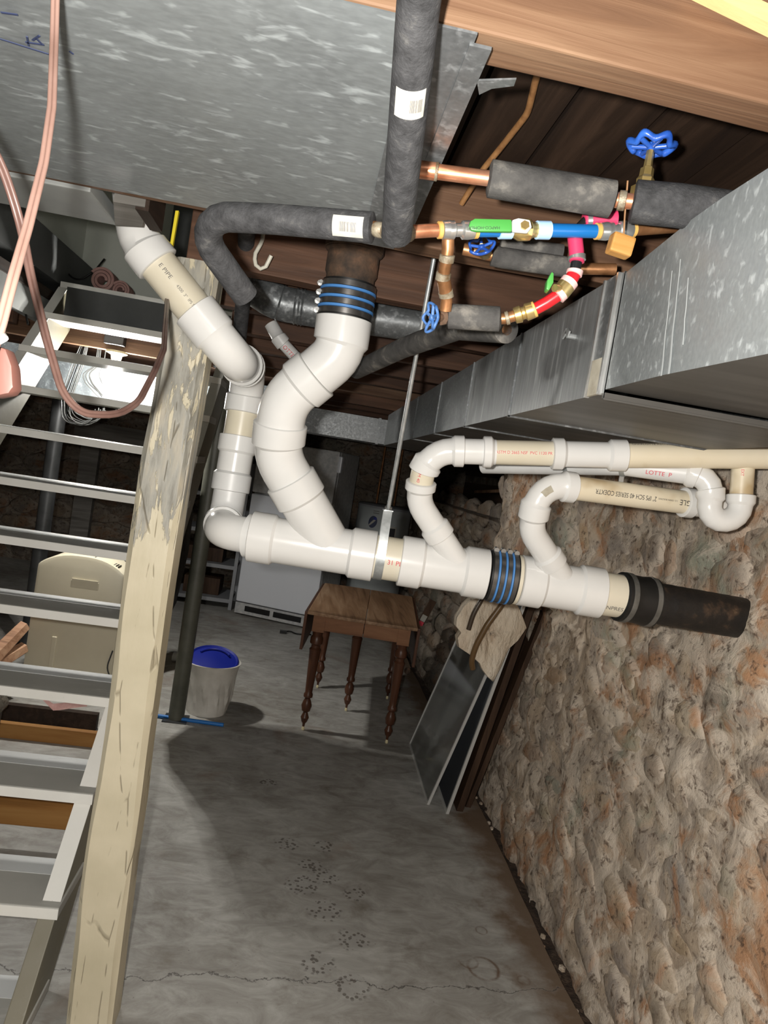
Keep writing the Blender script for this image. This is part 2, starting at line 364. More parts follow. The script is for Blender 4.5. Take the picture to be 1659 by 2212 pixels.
def post_paint():
    m, nt, b = newmat('cracked_cream_paint'); v = coords(nt, 'Object', (8, 8, 1.7))
    chip = noise_n(nt, v, 3.2, 6, 0.62, 0.7)
    sep = N(nt, 'ShaderNodeSeparateXYZ'); nt.links.new(coords(nt, 'Object'), sep.inputs[0])
    up = mth(nt, 'MULTIPLY', mth(nt, 'SUBTRACT', sep.outputs['Z'], 1.28), 0.85)      # the paint has flaked off the upper third
    up = mth(nt, 'MINIMUM', mth(nt, 'MAXIMUM', up, -0.2), 0.10)
    mask = ramp(nt, mth(nt, 'ADD', chip, up), [(0.55, 0.0), (0.575, 1.0)])
    base = ramp(nt, noise_n(nt, coords(nt, 'Object'), 7, 5), [(0.3, (0.50,0.45,0.32)), (0.7, (0.60,0.54,0.40))])
    raw = ramp(nt, noise_n(nt, v, 6, 6), [(0.3, (0.17,0.16,0.13)), (0.5, (0.30,0.29,0.25)), (0.7, (0.40,0.36,0.28))])
    c = mix(nt, mask, base, raw)
    vo = N(nt, 'ShaderNodeTexVoronoi'); vo.feature = 'DISTANCE_TO_EDGE'; vo.inputs['Scale'].default_value = 1.0
    nv = N(nt, 'ShaderNodeVectorMath'); nv.operation = 'ADD'
    wn = N(nt, 'ShaderNodeTexNoise'); wn.inputs['Scale'].default_value = 6; nt.links.new(coords(nt, 'Object', (1,1,0.4)), wn.inputs['Vector'])
    sc = N(nt, 'ShaderNodeVectorMath'); sc.operation = 'SCALE'; sc.inputs['Scale'].default_value = 0.5; nt.links.new(wn.outputs['Color'], sc.inputs[0])
    nt.links.new(coords(nt, 'Object', (17, 17, 2.2)), nv.inputs[0]); nt.links.new(sc.outputs[0], nv.inputs[1]); nt.links.new(nv.outputs[0], vo.inputs['Vector'])
    crack = ramp(nt, vo.outputs['Distance'], [(0.0, 1.0), (0.022, 0.0)])
    sel = ramp(nt, noise_n(nt, coords(nt, 'Object', (5,5,3)), 4, 2), [(0.5, 0.0), (0.58, 1.0)])
    ck = mth(nt, 'MULTIPLY', crack, sel)
    c = mix(nt, mth(nt, 'MULTIPLY', ck, 0.5), c, (0.12,0.09,0.05)); nt.links.new(c, b.inputs['Base Color'])
    b.inputs['Roughness'].default_value = 0.42
    hgt = mth(nt, 'SUBTRACT', mth(nt, 'MULTIPLY', noise_n(nt, v, 3, 5), 0.5), mth(nt, 'ADD', mth(nt, 'MULTIPLY', mask, 0.5), ck))
    bump(nt, b, hgt, 0.5, 0.006); return m
M['post'] = post_paint()
def concrete():
    m, nt, b = newmat('worn_concrete'); v = coords(nt)
    big = noise_n(nt, v, 1.3, 6, 0.6, 0.3); med = noise_n(nt, v, 6, 7, 0.65); swp = noise_n(nt, coords(nt, 'World', (2.6, 5.5, 1), (0,0,0.75)), 2.2, 8, 0.7, 1.2)
    c = ramp(nt, mth(nt, 'ADD', mth(nt, 'MULTIPLY', big, 0.5), mth(nt, 'MULTIPLY', swp, 0.5)), [(0.34, (0.18,0.165,0.142)), (0.5, (0.345,0.338,0.315)), (0.63, (0.50,0.50,0.475))])
    c = mix(nt, ramp(nt, med, [(0.56, 0.0), (0.72, 0.55)]), c, (0.135,0.11,0.08))
    c = mix(nt, ramp(nt, noise_n(nt, v, 90, 3), [(0.70, 0.0), (0.76, 0.6)]), c, (0.07,0.06,0.05))
    sep = N(nt, 'ShaderNodeSeparateXYZ'); nt.links.new(v, sep.inputs[0])
    # damp rust band along the wall
    edge = mth(nt, 'ADD', sep.outputs['X'], mth(nt, 'MULTIPLY', mth(nt, 'SUBTRACT', med, 0.5), 0.35))
    c = mix(nt, ramp(nt, edge, [(0.86, 0.0), (1.03, 0.9)]), c, (0.15,0.095,0.055))
    c = mix(nt, ramp(nt, noise_n(nt, v, 2.1, 5, 0.6, 0.8), [(0.60, 0.0), (0.74, 0.6)]), c, (0.22,0.14,0.085))
    # crack across the slab
    ln = mth(nt, 'ADD', mth(nt, 'SUBTRACT', sep.outputs['Y'], 1.985), mth(nt, 'ADD', mth(nt, 'MULTIPLY', sep.outputs['X'], -0.05), mth(nt, 'MULTIPLY', mth(nt, 'SUBTRACT', noise_n(nt, v, 5, 6, 0.65), 0.5), 0.22)))
    ck = ramp(nt, mth(nt, 'ABSOLUTE', ln), [(0.0, 1.0), (0.0035, 0.0)])
    hal = ramp(nt, mth(nt, 'ABSOLUTE', ln), [(0.002, 1.0), (0.012, 0.0)])
    c = mix(nt, mth(nt, 'MULTIPLY', hal, 0.22), c, (0.4,0.39,0.37)); c = mix(nt, mth(nt, 'MULTIPLY', ck, 0.85), c, (0.045,0.04,0.035))
    # clusters of small pits
    vo = N(nt, 'ShaderNodeTexVoronoi'); vo.inputs['Scale'].default_value = 62; nt.links.new(v, vo.inputs['Vector'])
    pit = ramp(nt, vo.outputs['Distance'], [(0.30, 1.0), (0.42, 0.0)]); rim = ramp(nt, vo.outputs['Distance'], [(0.38, 0.0), (0.5, 1.0)])
    tot = None
    for x, y, r in PITS:
        d = N(nt, 'ShaderNodeVectorMath'); d.operation = 'DISTANCE'; nt.links.new(v, d.inputs[0]); d.inputs[1].default_value = (x, y, 0)
        q = ramp(nt, mth(nt, 'ADD', d.outputs['Value'], mth(nt, 'MULTIPLY', mth(nt, 'SUBTRACT', med, 0.5), 0.05)), [(r*0.8, 1.0), (r*1.05, 0.0)])
        tot = q if tot is None else mth(nt, 'MAXIMUM', tot, q)
    c = mix(nt, mth(nt, 'MULTIPLY', mth(nt, 'MULTIPLY', rim, tot), 0.45), c, (0.36,0.355,0.34)); pm = mth(nt, 'MULTIPLY', pit, tot)
    c = mix(nt, mth(nt, 'MULTIPLY', pm, 0.7), c, (0.075,0.06,0.05))
    for x, y, r in RINGS:      # rust rings left by tins
        d = N(nt, 'ShaderNodeVectorMath'); d.operation = 'DISTANCE'; nt.links.new(v, d.inputs[0]); d.inputs[1].default_value = (x, y, 0)
        dd = mth(nt, 'ADD', d.outputs['Value'], mth(nt, 'MULTIPLY', mth(nt, 'SUBTRACT', med, 0.5), 0.03))
        q = ramp(nt, dd, [(r*0.86, 0.0), (r*0.95, 1.0), (r*1.02, 1.0), (r*1.1, 0.0)])
        c = mix(nt, mth(nt, 'MULTIPLY', q, ramp(nt, med, [(0.40, 0.0), (0.55, 0.85)])), c, (0.12,0.065,0.035))
    nt.links.new(c, b.inputs['Base Color']); b.inputs['Roughness'].default_value = 0.62
    bump(nt, b, mth(nt, 'SUBTRACT', med, mth(nt, 'ADD', pm, ck)), 0.25, 0.006); return m
PITS = []
for (x, y, r) in ((618,1822,0.05),(700,1828,0.042),(668,1868,0.045),(705,1893,0.05),(650,1910,0.062),(768,1930,0.05),(702,1965,0.06),(760,2028,0.055),(690,2080,0.055),(762,2132,0.058),(580,1690,0.04)):
    q = PZ(x, y, 0); PITS.append((q.x, q.y, r))
RINGS = [(PZ(x, y, 0).x, PZ(x, y, 0).y, r) for x, y, r in ((1045,2092,0.052),(1012,2078,0.03),(1130,2118,0.022),(1040,2010,0.02),(1085,2040,0.018))]
M['concrete'] = concrete()
M['dirt'] = simple('damp_dirt', [(0.3, (0.025,0.017,0.012)), (0.55, (0.07,0.045,0.03)), (0.75, (0.16,0.11,0.075))], 25, detail=8, rough=0.95, space='World', bmp=1.0, bscale=60, bdist=0.02)
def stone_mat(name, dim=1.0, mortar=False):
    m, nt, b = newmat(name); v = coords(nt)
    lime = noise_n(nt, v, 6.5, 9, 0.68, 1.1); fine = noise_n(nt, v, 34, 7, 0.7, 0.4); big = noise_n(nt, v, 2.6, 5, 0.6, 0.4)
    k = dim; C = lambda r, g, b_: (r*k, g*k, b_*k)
    patches = ramp(nt, big, [(0.28, C(0.075,0.05,0.035)), (0.38, C(0.20,0.145,0.10)), (0.46, C(0.36,0.275,0.195)), (0.52, C(0.22,0.18,0.15)), (0.60, C(0.40,0.31,0.22)), (0.72, C(0.33,0.165,0.085))])
    if mortar:
        c = mix(nt, 0.35, patches, C(0.36,0.31,0.25))
    else:
        oi = N(nt, 'ShaderNodeObjectInfo')
        per = ramp(nt, oi.outputs['Random'], [(0.0, C(0.19,0.17,0.155)), (0.14, C(0.30,0.245,0.19)), (0.28, C(0.40,0.19,0.095)), (0.36, C(0.35,0.27,0.19)), (0.5, C(0.21,0.195,0.185)), (0.62, C(0.34,0.26,0.165)), (0.74, C(0.23,0.225,0.215)), (0.84, C(0.155,0.125,0.10)), (0.92, C(0.20,0.235,0.19)), (1.0, C(0.38,0.22,0.12))])
        c = mix(nt, 0.5, per, patches)
    rust = ramp(nt, noise_n(nt, v, 2.7, 6, 0.65, 1.0), [(0.53, 0.0), (0.61, 0.8)]); c = mix(nt, rust, c, C(0.33,0.165,0.08))
    grn = ramp(nt, noise_n(nt, coords(nt, 'World', (1,1,1), (1.0,0.4,0.2)), 1.9, 6, 0.65, 0.6), [(0.60, 0.0), (0.70, 0.5)]); c = mix(nt, grn, c, C(0.17,0.225,0.175))
    lf = ramp(nt, lime, [(0.47, 0.0), (0.57, 0.82 if mortar else 0.72)])
    if not mortar:      # the exposed face of each stone is bare, mortar is smeared over its rim
        sp_ = N(nt, 'ShaderNodeSeparateXYZ'); nt.links.new(coords(nt, 'Object'), sp_.inputs[0])
        face = ramp(nt, mth(nt, 'ADD', mth(nt, 'MULTIPLY', sp_.outputs['X'], -1.0), mth(nt, 'MULTIPLY', mth(nt, 'SUBTRACT', lime, 0.5), 0.9)), [(0.55, 1.0), (0.78, 0.30)])
        lf = mth(nt, 'MAXIMUM', mth(nt, 'MULTIPLY', lf, face), mth(nt, 'MULTIPLY', mth(nt, 'SUBTRACT', face, 0.30), 0.85))
    c = mix(nt, lf, c, C(0.52,0.45,0.37))
    c = mix(nt, ramp(nt, fine, [(0.36, 0.85), (0.46, 0.0)]), c, C(0.075,0.05,0.035))
    c = mix(nt, ramp(nt, noise_n(nt, v, 150, 3), [(0.68, 0.0), (0.8, 0.5)]), c, C(0.5,0.44,0.36))
    nt.links.new(c, b.inputs['Base Color']); b.inputs['Roughness'].default_value = 0.82; b.inputs['Specular IOR Level'].default_value = 0.25
    bump(nt, b, mth(nt, 'ADD', mth(nt, 'MULTIPLY', lime, 0.6), mth(nt, 'MULTIPLY', fine, 0.4)), 0.75, 0.022); return m
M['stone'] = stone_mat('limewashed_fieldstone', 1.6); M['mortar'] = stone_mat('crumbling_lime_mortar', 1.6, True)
M['stone_far'] = stone_mat('dark_fieldstone', 0.55); M['mortar_far'] = stone_mat('dark_lime_mortar', 0.45, True)  # darker copies of the stone and mortar for the other walls
M['block_orange'] = wood('orange_block_wood', (0.20,0.085,0.018), (0.36,0.17,0.04), (0.45,0.25,0.08), scale=4)
M['drip'] = simple('dried_white_drip', (0.30,0.32,0.32), rough=0.6)
M['appliance'] = simple('white_enamel', (0.74,0.77,0.83), rough=0.35)
M['appliance_shaded'] = simple('shaded_enamel', [(0.35, (0.40,0.41,0.42)), (0.7, (0.58,0.58,0.57))], 30, rough=0.5)  # greyer enamel; shade on the upper refrigerator put into the colour
M['heater'] = simple('grey_enamel_tank', (0.37,0.40,0.41), rough=0.4)
M['shelf_grey'] = simple('grey_shelf_steel', (0.27,0.28,0.30), rough=0.5)
M['dehum'] = simple('beige_plastic', [(0.3, (0.58,0.53,0.40)), (0.7, (0.66,0.61,0.47))], 3, rough=0.4)
M['dehum_dark'] = simple('dark_plastic', (0.035,0.034,0.03), rough=0.5)
M['bin_white'] = simple('dirty_white_plastic', [(0.35, (0.50,0.48,0.43)), (0.7, (0.72,0.70,0.65))], 5, rough=0.45)
M['lid_blue'] = simple('royal_blue_plastic', (0.006,0.015,0.22), rough=0.4)
M['stick_blue'] = simple('sky_blue_stick', (0.02,0.18,0.56), rough=0.4)
M['olive_steel'] = simple('olive_painted_steel', [(0.35, (0.06,0.062,0.047)), (0.7, (0.10,0.10,0.078))], 8, rough=0.5)
M['dark_steel'] = simple('dark_steel_pipe', [(0.35, (0.04,0.042,0.044)), (0.7, (0.075,0.078,0.08))], 8, rough=0.4, metal=0.4)
M['cord_pink'] = simple('salmon_cord', [(0.3, (0.19,0.112,0.088)), (0.7, (0.235,0.145,0.118))], 20, rough=0.5)
M['cord_brown'] = simple('brown_cord', [(0.3, (0.09,0.047,0.038)), (0.7, (0.14,0.08,0.065))], 20, rough=0.4)
M['plug'] = simple('brick_red_plug', (0.085,0.033,0.024), rough=0.6)
M['cable'] = simple('brown_cloth_cable', [(0.3, (0.17,0.075,0.025)), (0.7, (0.30,0.15,0.055))], 60, rough=0.6)
M['wire_grey'] = simple('grey_wire', (0.035,0.036,0.035), rough=0.4)
M['black_wire'] = simple('black_wire', (0.008,0.008,0.008), rough=0.5)
M['wire_white'] = simple('bent_white_wire', (0.55,0.53,0.45), rough=0.4)
M['pink_batt'] = simple('pink_fiberglass', [(0.3, (0.34,0.18,0.165)), (0.7, (0.48,0.30,0.27))], 18, rough=1.0, bmp=0.8, bscale=50)
M['batt'] = simple('torn_cream_batt', [(0.3, (0.46,0.35,0.25)), (0.5, (0.70,0.60,0.47)), (0.7, (0.83,0.75,0.63))], 9, detail=8, rough=0.95, bmp=1.0, bscale=22, bdist=0.03, stretch=(1,1,0.35))
M['hose'] = simple('brown_rubber_hose', (0.13,0.075,0.03), rough=0.4)
M['hose_dark'] = simple('dark_rubber_hose', (0.055,0.038,0.024), rough=0.4)
M['screen'] = simple('dark_insect_screen', (0.028,0.032,0.040), rough=0.7)
M['alu'] = simple('white_aluminium_frame', (0.55,0.55,0.53), rough=0.4, metal=0.2)
M['porcelain'] = simple('porcelain', (0.66,0.58,0.36), rough=0.3)
M['box_dark'] = simple('dark_junction_box', (0.006,0.004,0.004), rough=0.5)
M['bundle_cloth'] = simple('dark_cloth', [(0.3, (0.012,0.012,0.010)), (0.7, (0.03,0.029,0.024))], 14, rough=0.9, bmp=0.5, bscale=30)
M['bag'] = simple('cloudy_plastic_bag', [(0.3, (0.09,0.08,0.065)), (0.5, (0.16,0.145,0.12)), (0.7, (0.34,0.30,0.24))], 10, detail=6, rough=0.25, bmp=1.0, bscale=18, bdist=0.02)
M['tub'] = simple('dark_grey_tub', (0.045,0.045,0.045), rough=0.4)
def glass():
    m, nt, b = newmat('dusty_window_glass'); b.inputs['Base Color'].default_value = (0.55,0.57,0.55,1)
    b.inputs['Transmission Weight'].default_value = 0.85; b.inputs['Roughness'].default_value = 0.12; b.inputs['IOR'].default_value = 1.45
    return m
M['glass'] = glass()
def emit(name, c, s):
    m, nt, b = newmat(name); b.inputs['Base Color'].default_value = col4(c); b.inputs['Emission Color'].default_value = col4(c); b.inputs['Emission Strength'].default_value = s; return m
M['bulb'] = emit('lit_bulb', (1.0, 0.97, 0.9), 40)
# ---------------------------------------------------------------- the room
ZJ, ZS = 1.93, 2.08           # underside of joists, underside of the subfloor
# floor: slab with an uneven edge along the stone wall, and the dirt gutter beside it
mb = MB(); edge = []
for i in range(60):
    y = -1.5 + i*0.17; edge.append(Vector((1.035 + 0.012*noise.noise(Vector((0, y*3, 0))) + (0.012 if y > 2.6 else 0), y, 0)))
pts = [Vector((-4.2, -1.5, 0))] + edge + [Vector((-4.2, edge[-1].y, 0))]
mb.plate(pts, (0, 0, -0.12)); floor = mb.build('floor', M['concrete'], smooth=0, org=(0,0,0)); tag(floor, 'worn stained grey concrete slab floor', None, kind='structure')
mb = MB(); rs = []
for i in range(120):
    y = -1.5 + i*0.085
    rs.append([Vector((0.98 + j*0.05, y, -0.045 + 0.03*noise.noise(Vector((j*1.7, y*9, 1))) + (0.012 if j > 3 else 0))) for j in range(8)])
mb.rings(rs, close=False, cap=False); g = mb.build('trim_1', M['dirt'], smooth=60, org=(0,0,0)); tag(g, 'narrow dirt gutter between slab and stone wall', None, kind='structure')
for i in range(46):
    y = random.uniform(1.6, 4.2); x = 1.045 + random.random()*0.05; r = random.uniform(0.006, 0.014)
    b = MB(); b.ball((x, y, -0.028), r, 3, (1, 1.3, 0.6)); b.build('pebble', M['mortar' if i % 2 else 'dirt'], g, smooth=0)

# right wall of lime-smeared rubble
def wall_x(y, z):
    return 1.10 + 0.125*max(0, min(z, 1.3))/1.2 + 0.02*noise.noise(Vector((y*1.1, z*1.3, 3))) - 0.035*math.exp(-((y-1.82)**2+(z-1.17)**2)/0.03)
def wall_surf(y, z):
    v = Vector((y, z*1.3, 0))
    return wall_x(y, z) - 0.020*noise.noise(v*5) - 0.015*noise.noise(v*13) - 0.007*noise.noise(v*31)
mb = MB(); ys = [-1.5 + 0.1*i for i in range(20)] + [0.5 + 0.025*i for i in range(155)]; ys = [y for y in ys if y < 4.36]
zs = [-0.06 + 0.026*i for i in range(80)]
rs = [[Vector((wall_surf(y, z), y, z)) for z in zs] for y in ys]
mb.rings(rs, close=False, cap=False)
wr = mb.build('wall_right', M['mortar'], smooth=80, org=(1.1, 1.5, 0)); tag(wr, 'right wall of rubble stone smeared with lime mortar', None, kind='structure')
mb = MB(); ys2 = [4.36 + 0.07*i for i in range(52)]; zs2 = [-0.06 + 0.07*i for i in range(21)]
mb.rings([[Vector((wall_surf(y, z)+0.03, y, z)) for z in zs2] for y in ys2], close=False, cap=False)
yA = ys[-1]
mb.poly([(wall_x(yA,0)-0.02, yA, -0.05), (wall_x(yA,1.3), yA, 1.3), (1.17, yA, 2.0), (2.0, yA, 2.0), (2.0, yA, -0.05)], [(0,1,2,3,4)])
mb.poly([(1.1, 4.36, 1.34), (2.0, 4.36, 1.34), (2.0, 7.95, 1.34), (1.1, 7.95, 1.34)], [(0,1,2,3)])     # ledge above the low part
mb.poly([(1.75, 4.3, 1.3), (1.75, 8.0, 1.3), (1.75, 8.0, 2.1), (1.75, 4.3, 2.1)], [(0,1,2,3)])
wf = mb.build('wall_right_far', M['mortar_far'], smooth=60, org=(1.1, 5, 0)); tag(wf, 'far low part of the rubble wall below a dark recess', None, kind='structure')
def stone_mesh(i):
    bm = bmesh.new(); bmesh.ops.create_icosphere(bm, subdivisions=3, radius=1.0)
    off = Vector((i*7.3, i*3.1, i*1.7))
    for v in bm.verts:
        d = 1 + 0.30*noise.noise(v.co*1.3+off) + 0.12*noise.noise(v.co*3.1+off)
        c = v.co*d; m_ = max(abs(c.y), abs(c.z)); k = 0.80 + 0.2*m_     # blocky outline
        v.co = Vector((max(-0.9, min(0.9, c.x)), c.y*k, c.z*k))
    me = bpy.data.meshes.new('stone'); bm.to_mesh(me); bm.free()
    me.polygons.foreach_set('use_smooth', [True]*len(me.polygons)); return me
STONES = [stone_mesh(i) for i in range(14)]; STONES_FAR = []
for s_ in STONES:
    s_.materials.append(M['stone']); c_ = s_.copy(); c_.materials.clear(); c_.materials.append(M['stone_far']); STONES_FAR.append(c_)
def put_stone(parent, meshes, p, size, rot):
    o = bpy.data.objects.new('stone', random.choice(meshes)); col.objects.link(o); o.parent = parent
    o.location = Vector(p) - root_org(parent); o.scale = size; o.rotation_euler = rot
z = 0.03; n = 0
while z < 1.62:
    hgt = random.uniform(0.085, 0.175); y = 0.75 + random.random()*0.15
    while y < 4.25:
        wd = random.uniform(0.11, 0.34) * (1.0 if y < 3 else 1.25)
        yc, zc = y + wd/2, z + hgt/2 + random.uniform(-0.02, 0.02)
        c_pipe = (yc-1.83)**2 + (zc-1.17)**2 < 0.014
        if n < 292 and random.random() < 0.86 and not c_pipe:
            dep = random.uniform(0.03, 0.05)
            put_stone(wr, STONES, (wall_x(yc, zc) + dep*0.9 - random.uniform(-0.002, 0.017), yc, zc), (dep, wd*0.52, hgt*0.56), (random.uniform(-0.35, 0.35), random.uniform(-0.08, 0.08), random.uniform(-0.1, 0.1))); n += 1
        y += wd
    z += hgt
z = 0.04
while z < 1.34:
    hgt = random.uniform(0.13, 0.2); y = 4.42
    while y < 7.6:
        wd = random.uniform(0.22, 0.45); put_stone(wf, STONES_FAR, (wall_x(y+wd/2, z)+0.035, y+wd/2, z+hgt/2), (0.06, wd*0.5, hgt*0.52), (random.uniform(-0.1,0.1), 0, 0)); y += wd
    z += hgt
for (a, b_) in (((1.42, 4.5, 1.40), (1.46, 6.4, 1.55)), ((1.50, 4.5, 1.62), (1.54, 6.8, 1.80))):
    mb = MB(); mb.span(a, b_); mb.build('sill_board', M['plank'], wf, smooth=0)
mb = MB(); mb.box((1.36, 5.25, 1.50), (0.012, 0.9, 0.022), Matrix.Rotation(-0.05, 3, 'X')); mb.build('lath_strip', M['joist'], wf, smooth=0)

# back wall
YB = 7.9; mb = MB(); rs = []
for i in range(80):
    x = -4.2 + i*0.078
    rs.append([Vector((x, YB + 0.03*noise.noise(Vector((x*3, zz*4, 5))), zz)) for zz in [j*0.07-0.05 for j in range(32)]])
mb.rings(rs, close=False, cap=False); wb = mb.build('wall_back', M['mortar_far'], smooth=60, org=(0, YB, 0)); tag(wb, 'dark stone wall at the far end', None, kind='structure')
z = 0.03
while z < 1.95:
    hgt = random.uniform(0.12, 0.2); x = -4.1 + random.random()*0.2
    while x < 1.4:
        wd = random.uniform(0.22, 0.5)
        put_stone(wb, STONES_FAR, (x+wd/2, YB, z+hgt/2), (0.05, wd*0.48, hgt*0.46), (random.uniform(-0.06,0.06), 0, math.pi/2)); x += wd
    z += hgt
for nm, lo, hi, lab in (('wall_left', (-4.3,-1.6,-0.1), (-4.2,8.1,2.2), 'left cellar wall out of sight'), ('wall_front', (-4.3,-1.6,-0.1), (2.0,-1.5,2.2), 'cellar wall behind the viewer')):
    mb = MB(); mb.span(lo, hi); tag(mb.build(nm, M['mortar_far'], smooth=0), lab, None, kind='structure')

# ceiling: subfloor planks on joists; the stair opening is X -1.42..-0.40, Y 1.6..3.9
SX0, SX1, SY0, SY1 = -1.42, -0.385, 1.60, 3.92
mb = MB(); zc = ZS+0.028
for lo, hi in (((-4.3,-1.6),(SX0,8.1)), ((SX1,-1.6),(2.0,8.1)), ((SX0,-1.6),(SX1,SY0)), ((SX0,SY1),(SX1,8.1))):
    mb.span((lo[0], lo[1], zc), (hi[0], hi[1], zc+0.05))
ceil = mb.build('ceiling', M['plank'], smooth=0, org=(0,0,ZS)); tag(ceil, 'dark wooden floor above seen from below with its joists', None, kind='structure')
x = -4.2
while x < 1.9:
    wd = random.uniform(0.12, 0.15); a, b_ = x+0.003, x+wd-0.003; dz = random.uniform(0, 0.006)
    runs = [(-1.5, 8.0)] if (b_ < SX0 or a > SX1) else [(-1.5, SY0), (SY1, 8.0)]
    for (y0, y1) in runs:
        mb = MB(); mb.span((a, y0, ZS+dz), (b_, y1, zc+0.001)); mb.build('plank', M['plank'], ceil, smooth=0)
    x += wd
def joist(y0, y1, x0, x1, mat='joist_dark', z0=ZJ, wob=0.006):
    mb = MB(); rs = []; k = max(2, int((x1-x0)/0.12))
    for i in range(k+1):
        x = x0+(x1-x0)*i/k; d = lambda s: wob*noise.noise(Vector((x*2.3, y0*5, s)))
        rs.append([Vector((x, y0+d(1), z0+d(2))), Vector((x, y1+d(3), z0+d(4))), Vector((x, y1+d(3), ZS)), Vector((x, y0+d(1), ZS))])
    mb.rings(rs); return mb.build('joist', M[mat], ceil, smooth=0, bevel=0.003)
joist(0.694, 0.752, -2.5, 1.6, 'joist')
joist(0.10, 0.155, -2.5, 1.6, 'joist')
joist(1.337, 1.385, -2.5, 1.6, 'joist')
joist(1.775, 1.832, -0.365, 1.6, 'joist_dark')
for i, y in enumerate((2.22, 2.66, 3.10, 3.54)): joist(y, y+0.055, -0.36, 1.6); joist(y, y+0.055, -4.1, SX0-0.05)
for i, y in enumerate((3.99, 4.72, 5.1, 5.55, 6.0, 6.45, 6.9, 7.35)): joist(y, y+0.055, -4.1, 1.6, 'joist' if i < 1 else 'joist_dark')
mb = MB(); mb.plate([PY(x, y, 0.672) for x, y in ((1500,-30),(1580,-30),(1800,72),(1800,118))], (0,0.016,0)); st = mb.build('wood_batten', M['newwood'], smooth=0); tag(st, 'fresh yellow pine strip at the top right corner above the joist', 'wood strip')

# stair opening: painted header board, walls of the hall above
mb = MB(); mb.span((-2.0, 1.40, ZJ), (-0.475, 1.588, ZJ+0.03)); hb = mb.build('header_board', M['board_grey'], smooth=0, bevel=0.003); tag(hb, 'grey painted header board across the head of the stair opening', 'board')
mb = MB(); mb.plate([PZ(x, y, ZJ) for x, y in ((245,436),(248,487),(308,490),(313,447))], (0,0,0.045)); mb.build('raw_end', M['grey_wood'], hb, smooth=0)
mb = MB(); mb.span((-0.40, 1.43, ZJ-0.005), (-0.375, 1.555, ZS)); mb.build('end_grain', M['plank'], hb, smooth=0)
def struct(name, lo, hi, mat, label, bev=0):
    mb = MB(); mb.span(lo, hi); return tag(mb.build(name, M[mat], smooth=0, bevel=bev), label, None, kind='structure')
struct('wall_stairwell_back', (-1.9, 4.62, 2.10), (-0.2, 4.66, 3.4), 'wall_pale', 'pale wall at the back of the stair opening')
struct('wall_stairwell_left', (-1.60, 1.4, 2.43), (-1.56, 4.62, 3.4), 'wall_pale', 'pale wall above the skirting beside the stair opening')
struct('wall_stairwell_right', (-0.37, 1.87, 2.12), (-0.33, 4.62, 3.4), 'wall_pale', 'pale wall right of the stair opening')
struct('wall_stairwell_front', (-1.9, 1.36, 2.14), (-0.33, 1.40, 3.4), 'wall_pale', 'wall above the header of the stair opening')
struct('wall_stairwell_top', (-1.95, 1.3, 3.4), (-0.2, 4.7, 3.44), 'wall_pale', 'ceiling of the hall over the stairs')
struct('trim_2', (-1.55, 1.5, 2.215), (-1.42, 4.60, 2.42), 'door_grey', 'dark grey skirting board along the stair opening')
struct('trim_3', (-1.47, 1.5, 1.985), (-1.43, 4.02, 2.157), 'board_grey', 'grey painted board along the edge of the stair opening')
struct('trim_4', (-1.05, 4.55, 2.10), (-0.80, 4.615, 3.3), 'door_grey', 'dark grey upright panel behind the stair top')
struct('trim_5', (-0.72, 4.54, 2.10), (-0.69, 4.615, 3.3), 'board_grey', 'grey door stop behind the stair top')
mb = MB(); mb.plate([PY(x, y, 1.74) for x, y in ((379,455),(386,455),(372,535),(366,535))], (0, 0.012, 0)); tag(mb.build('yellow_strip', M['yellow'], smooth=0), 'thin yellow strip hanging beside the cut joist end', 'strip')
# ---------------------------------------------------------------- staircase
TY = [1.856+0.2021*k for k in range(-1, 11)]
TZ = [0.042, 0.248, 0.460, 0.673, 0.874, 1.071, 1.263, 1.454, 1.639, 1.832, 2.026, 2.222]
XL, XR = -1.40, -0.472
sc_ = thing('staircase', 'steep open staircase of worn grey and white painted boards', 'stairs', (-0.93, 1.7, 0))
for k in range(len(TY)):
    y, z = TY[k], TZ[k]; j = random.uniform(-0.004, 0.004)
    mb = MB(); mb.span((XL, y+0.004, z-0.03), (XR+j, y+0.222, z)); t = mb.build('tread', M['stair_grey'], sc_, smooth=0, bevel=0.003)
    mb = MB(); mb.span((XL, y, z-0.030), (XR+j, y+0.0045, z-0.001)); mb.build('nosing', M['stair_white'], t, smooth=0)
    mb = MB(); mb.span((XL+0.03, y+0.145, z-0.002), (XR-0.06, y+0.2225, z+0.0012)); mb.build('unworn_strip', M['stair_strip'], t, smooth=0)
def stringer(x0, x1, mat, edge):
    mb = MB(); ys, zs_ = 0.035, 0.0
    sl = (TZ[-1]-TZ[1])/(TY[-1]-TY[1]); y0 = TY[1]+0.032; z0 = TZ[1]
    def zf(y): return z0+(y-y0)*sl
    dy = 0.255
    yb = y0 - z0/sl
    pts = [(yb, 0), (y0+2.02, zf(y0+2.02)), (y0+2.02+0.10, zf(y0+2.02)), (y0+2.02+dy-0.06, zf(y0+1.9)), (yb+dy, 0)]
    mb.plate([Vector((x0, a, b_)) for a, b_ in pts], (x1-x0, 0, 0)); s = mb.build('stringer', M[mat], sc_, smooth=0, bevel=0.003)
    e = MB()
    for k in range(1, len(TY)-1):      # painted front edge between each pair of treads
        za, zb = TZ[k]+0.0005, TZ[k+1]-0.031; ya, yb_ = y0+(za-z0)/sl, y0+(zb-z0)/sl
        e.plate([Vector((x0-0.001, ya-0.003, za)), Vector((x1+0.001, ya-0.003, za)), Vector((x1+0.001, yb_-0.003, zb)), Vector((x0-0.001, yb_-0.003, zb))], (0, 0.006, 0.0))
    e.build('stringer_edge', M[edge], s, smooth=0)
stringer(-0.520, -0.476, 'stair_side', 'stair_white'); stringer(-1.405, -1.362, 'stair_side_dark', 'stair_white')
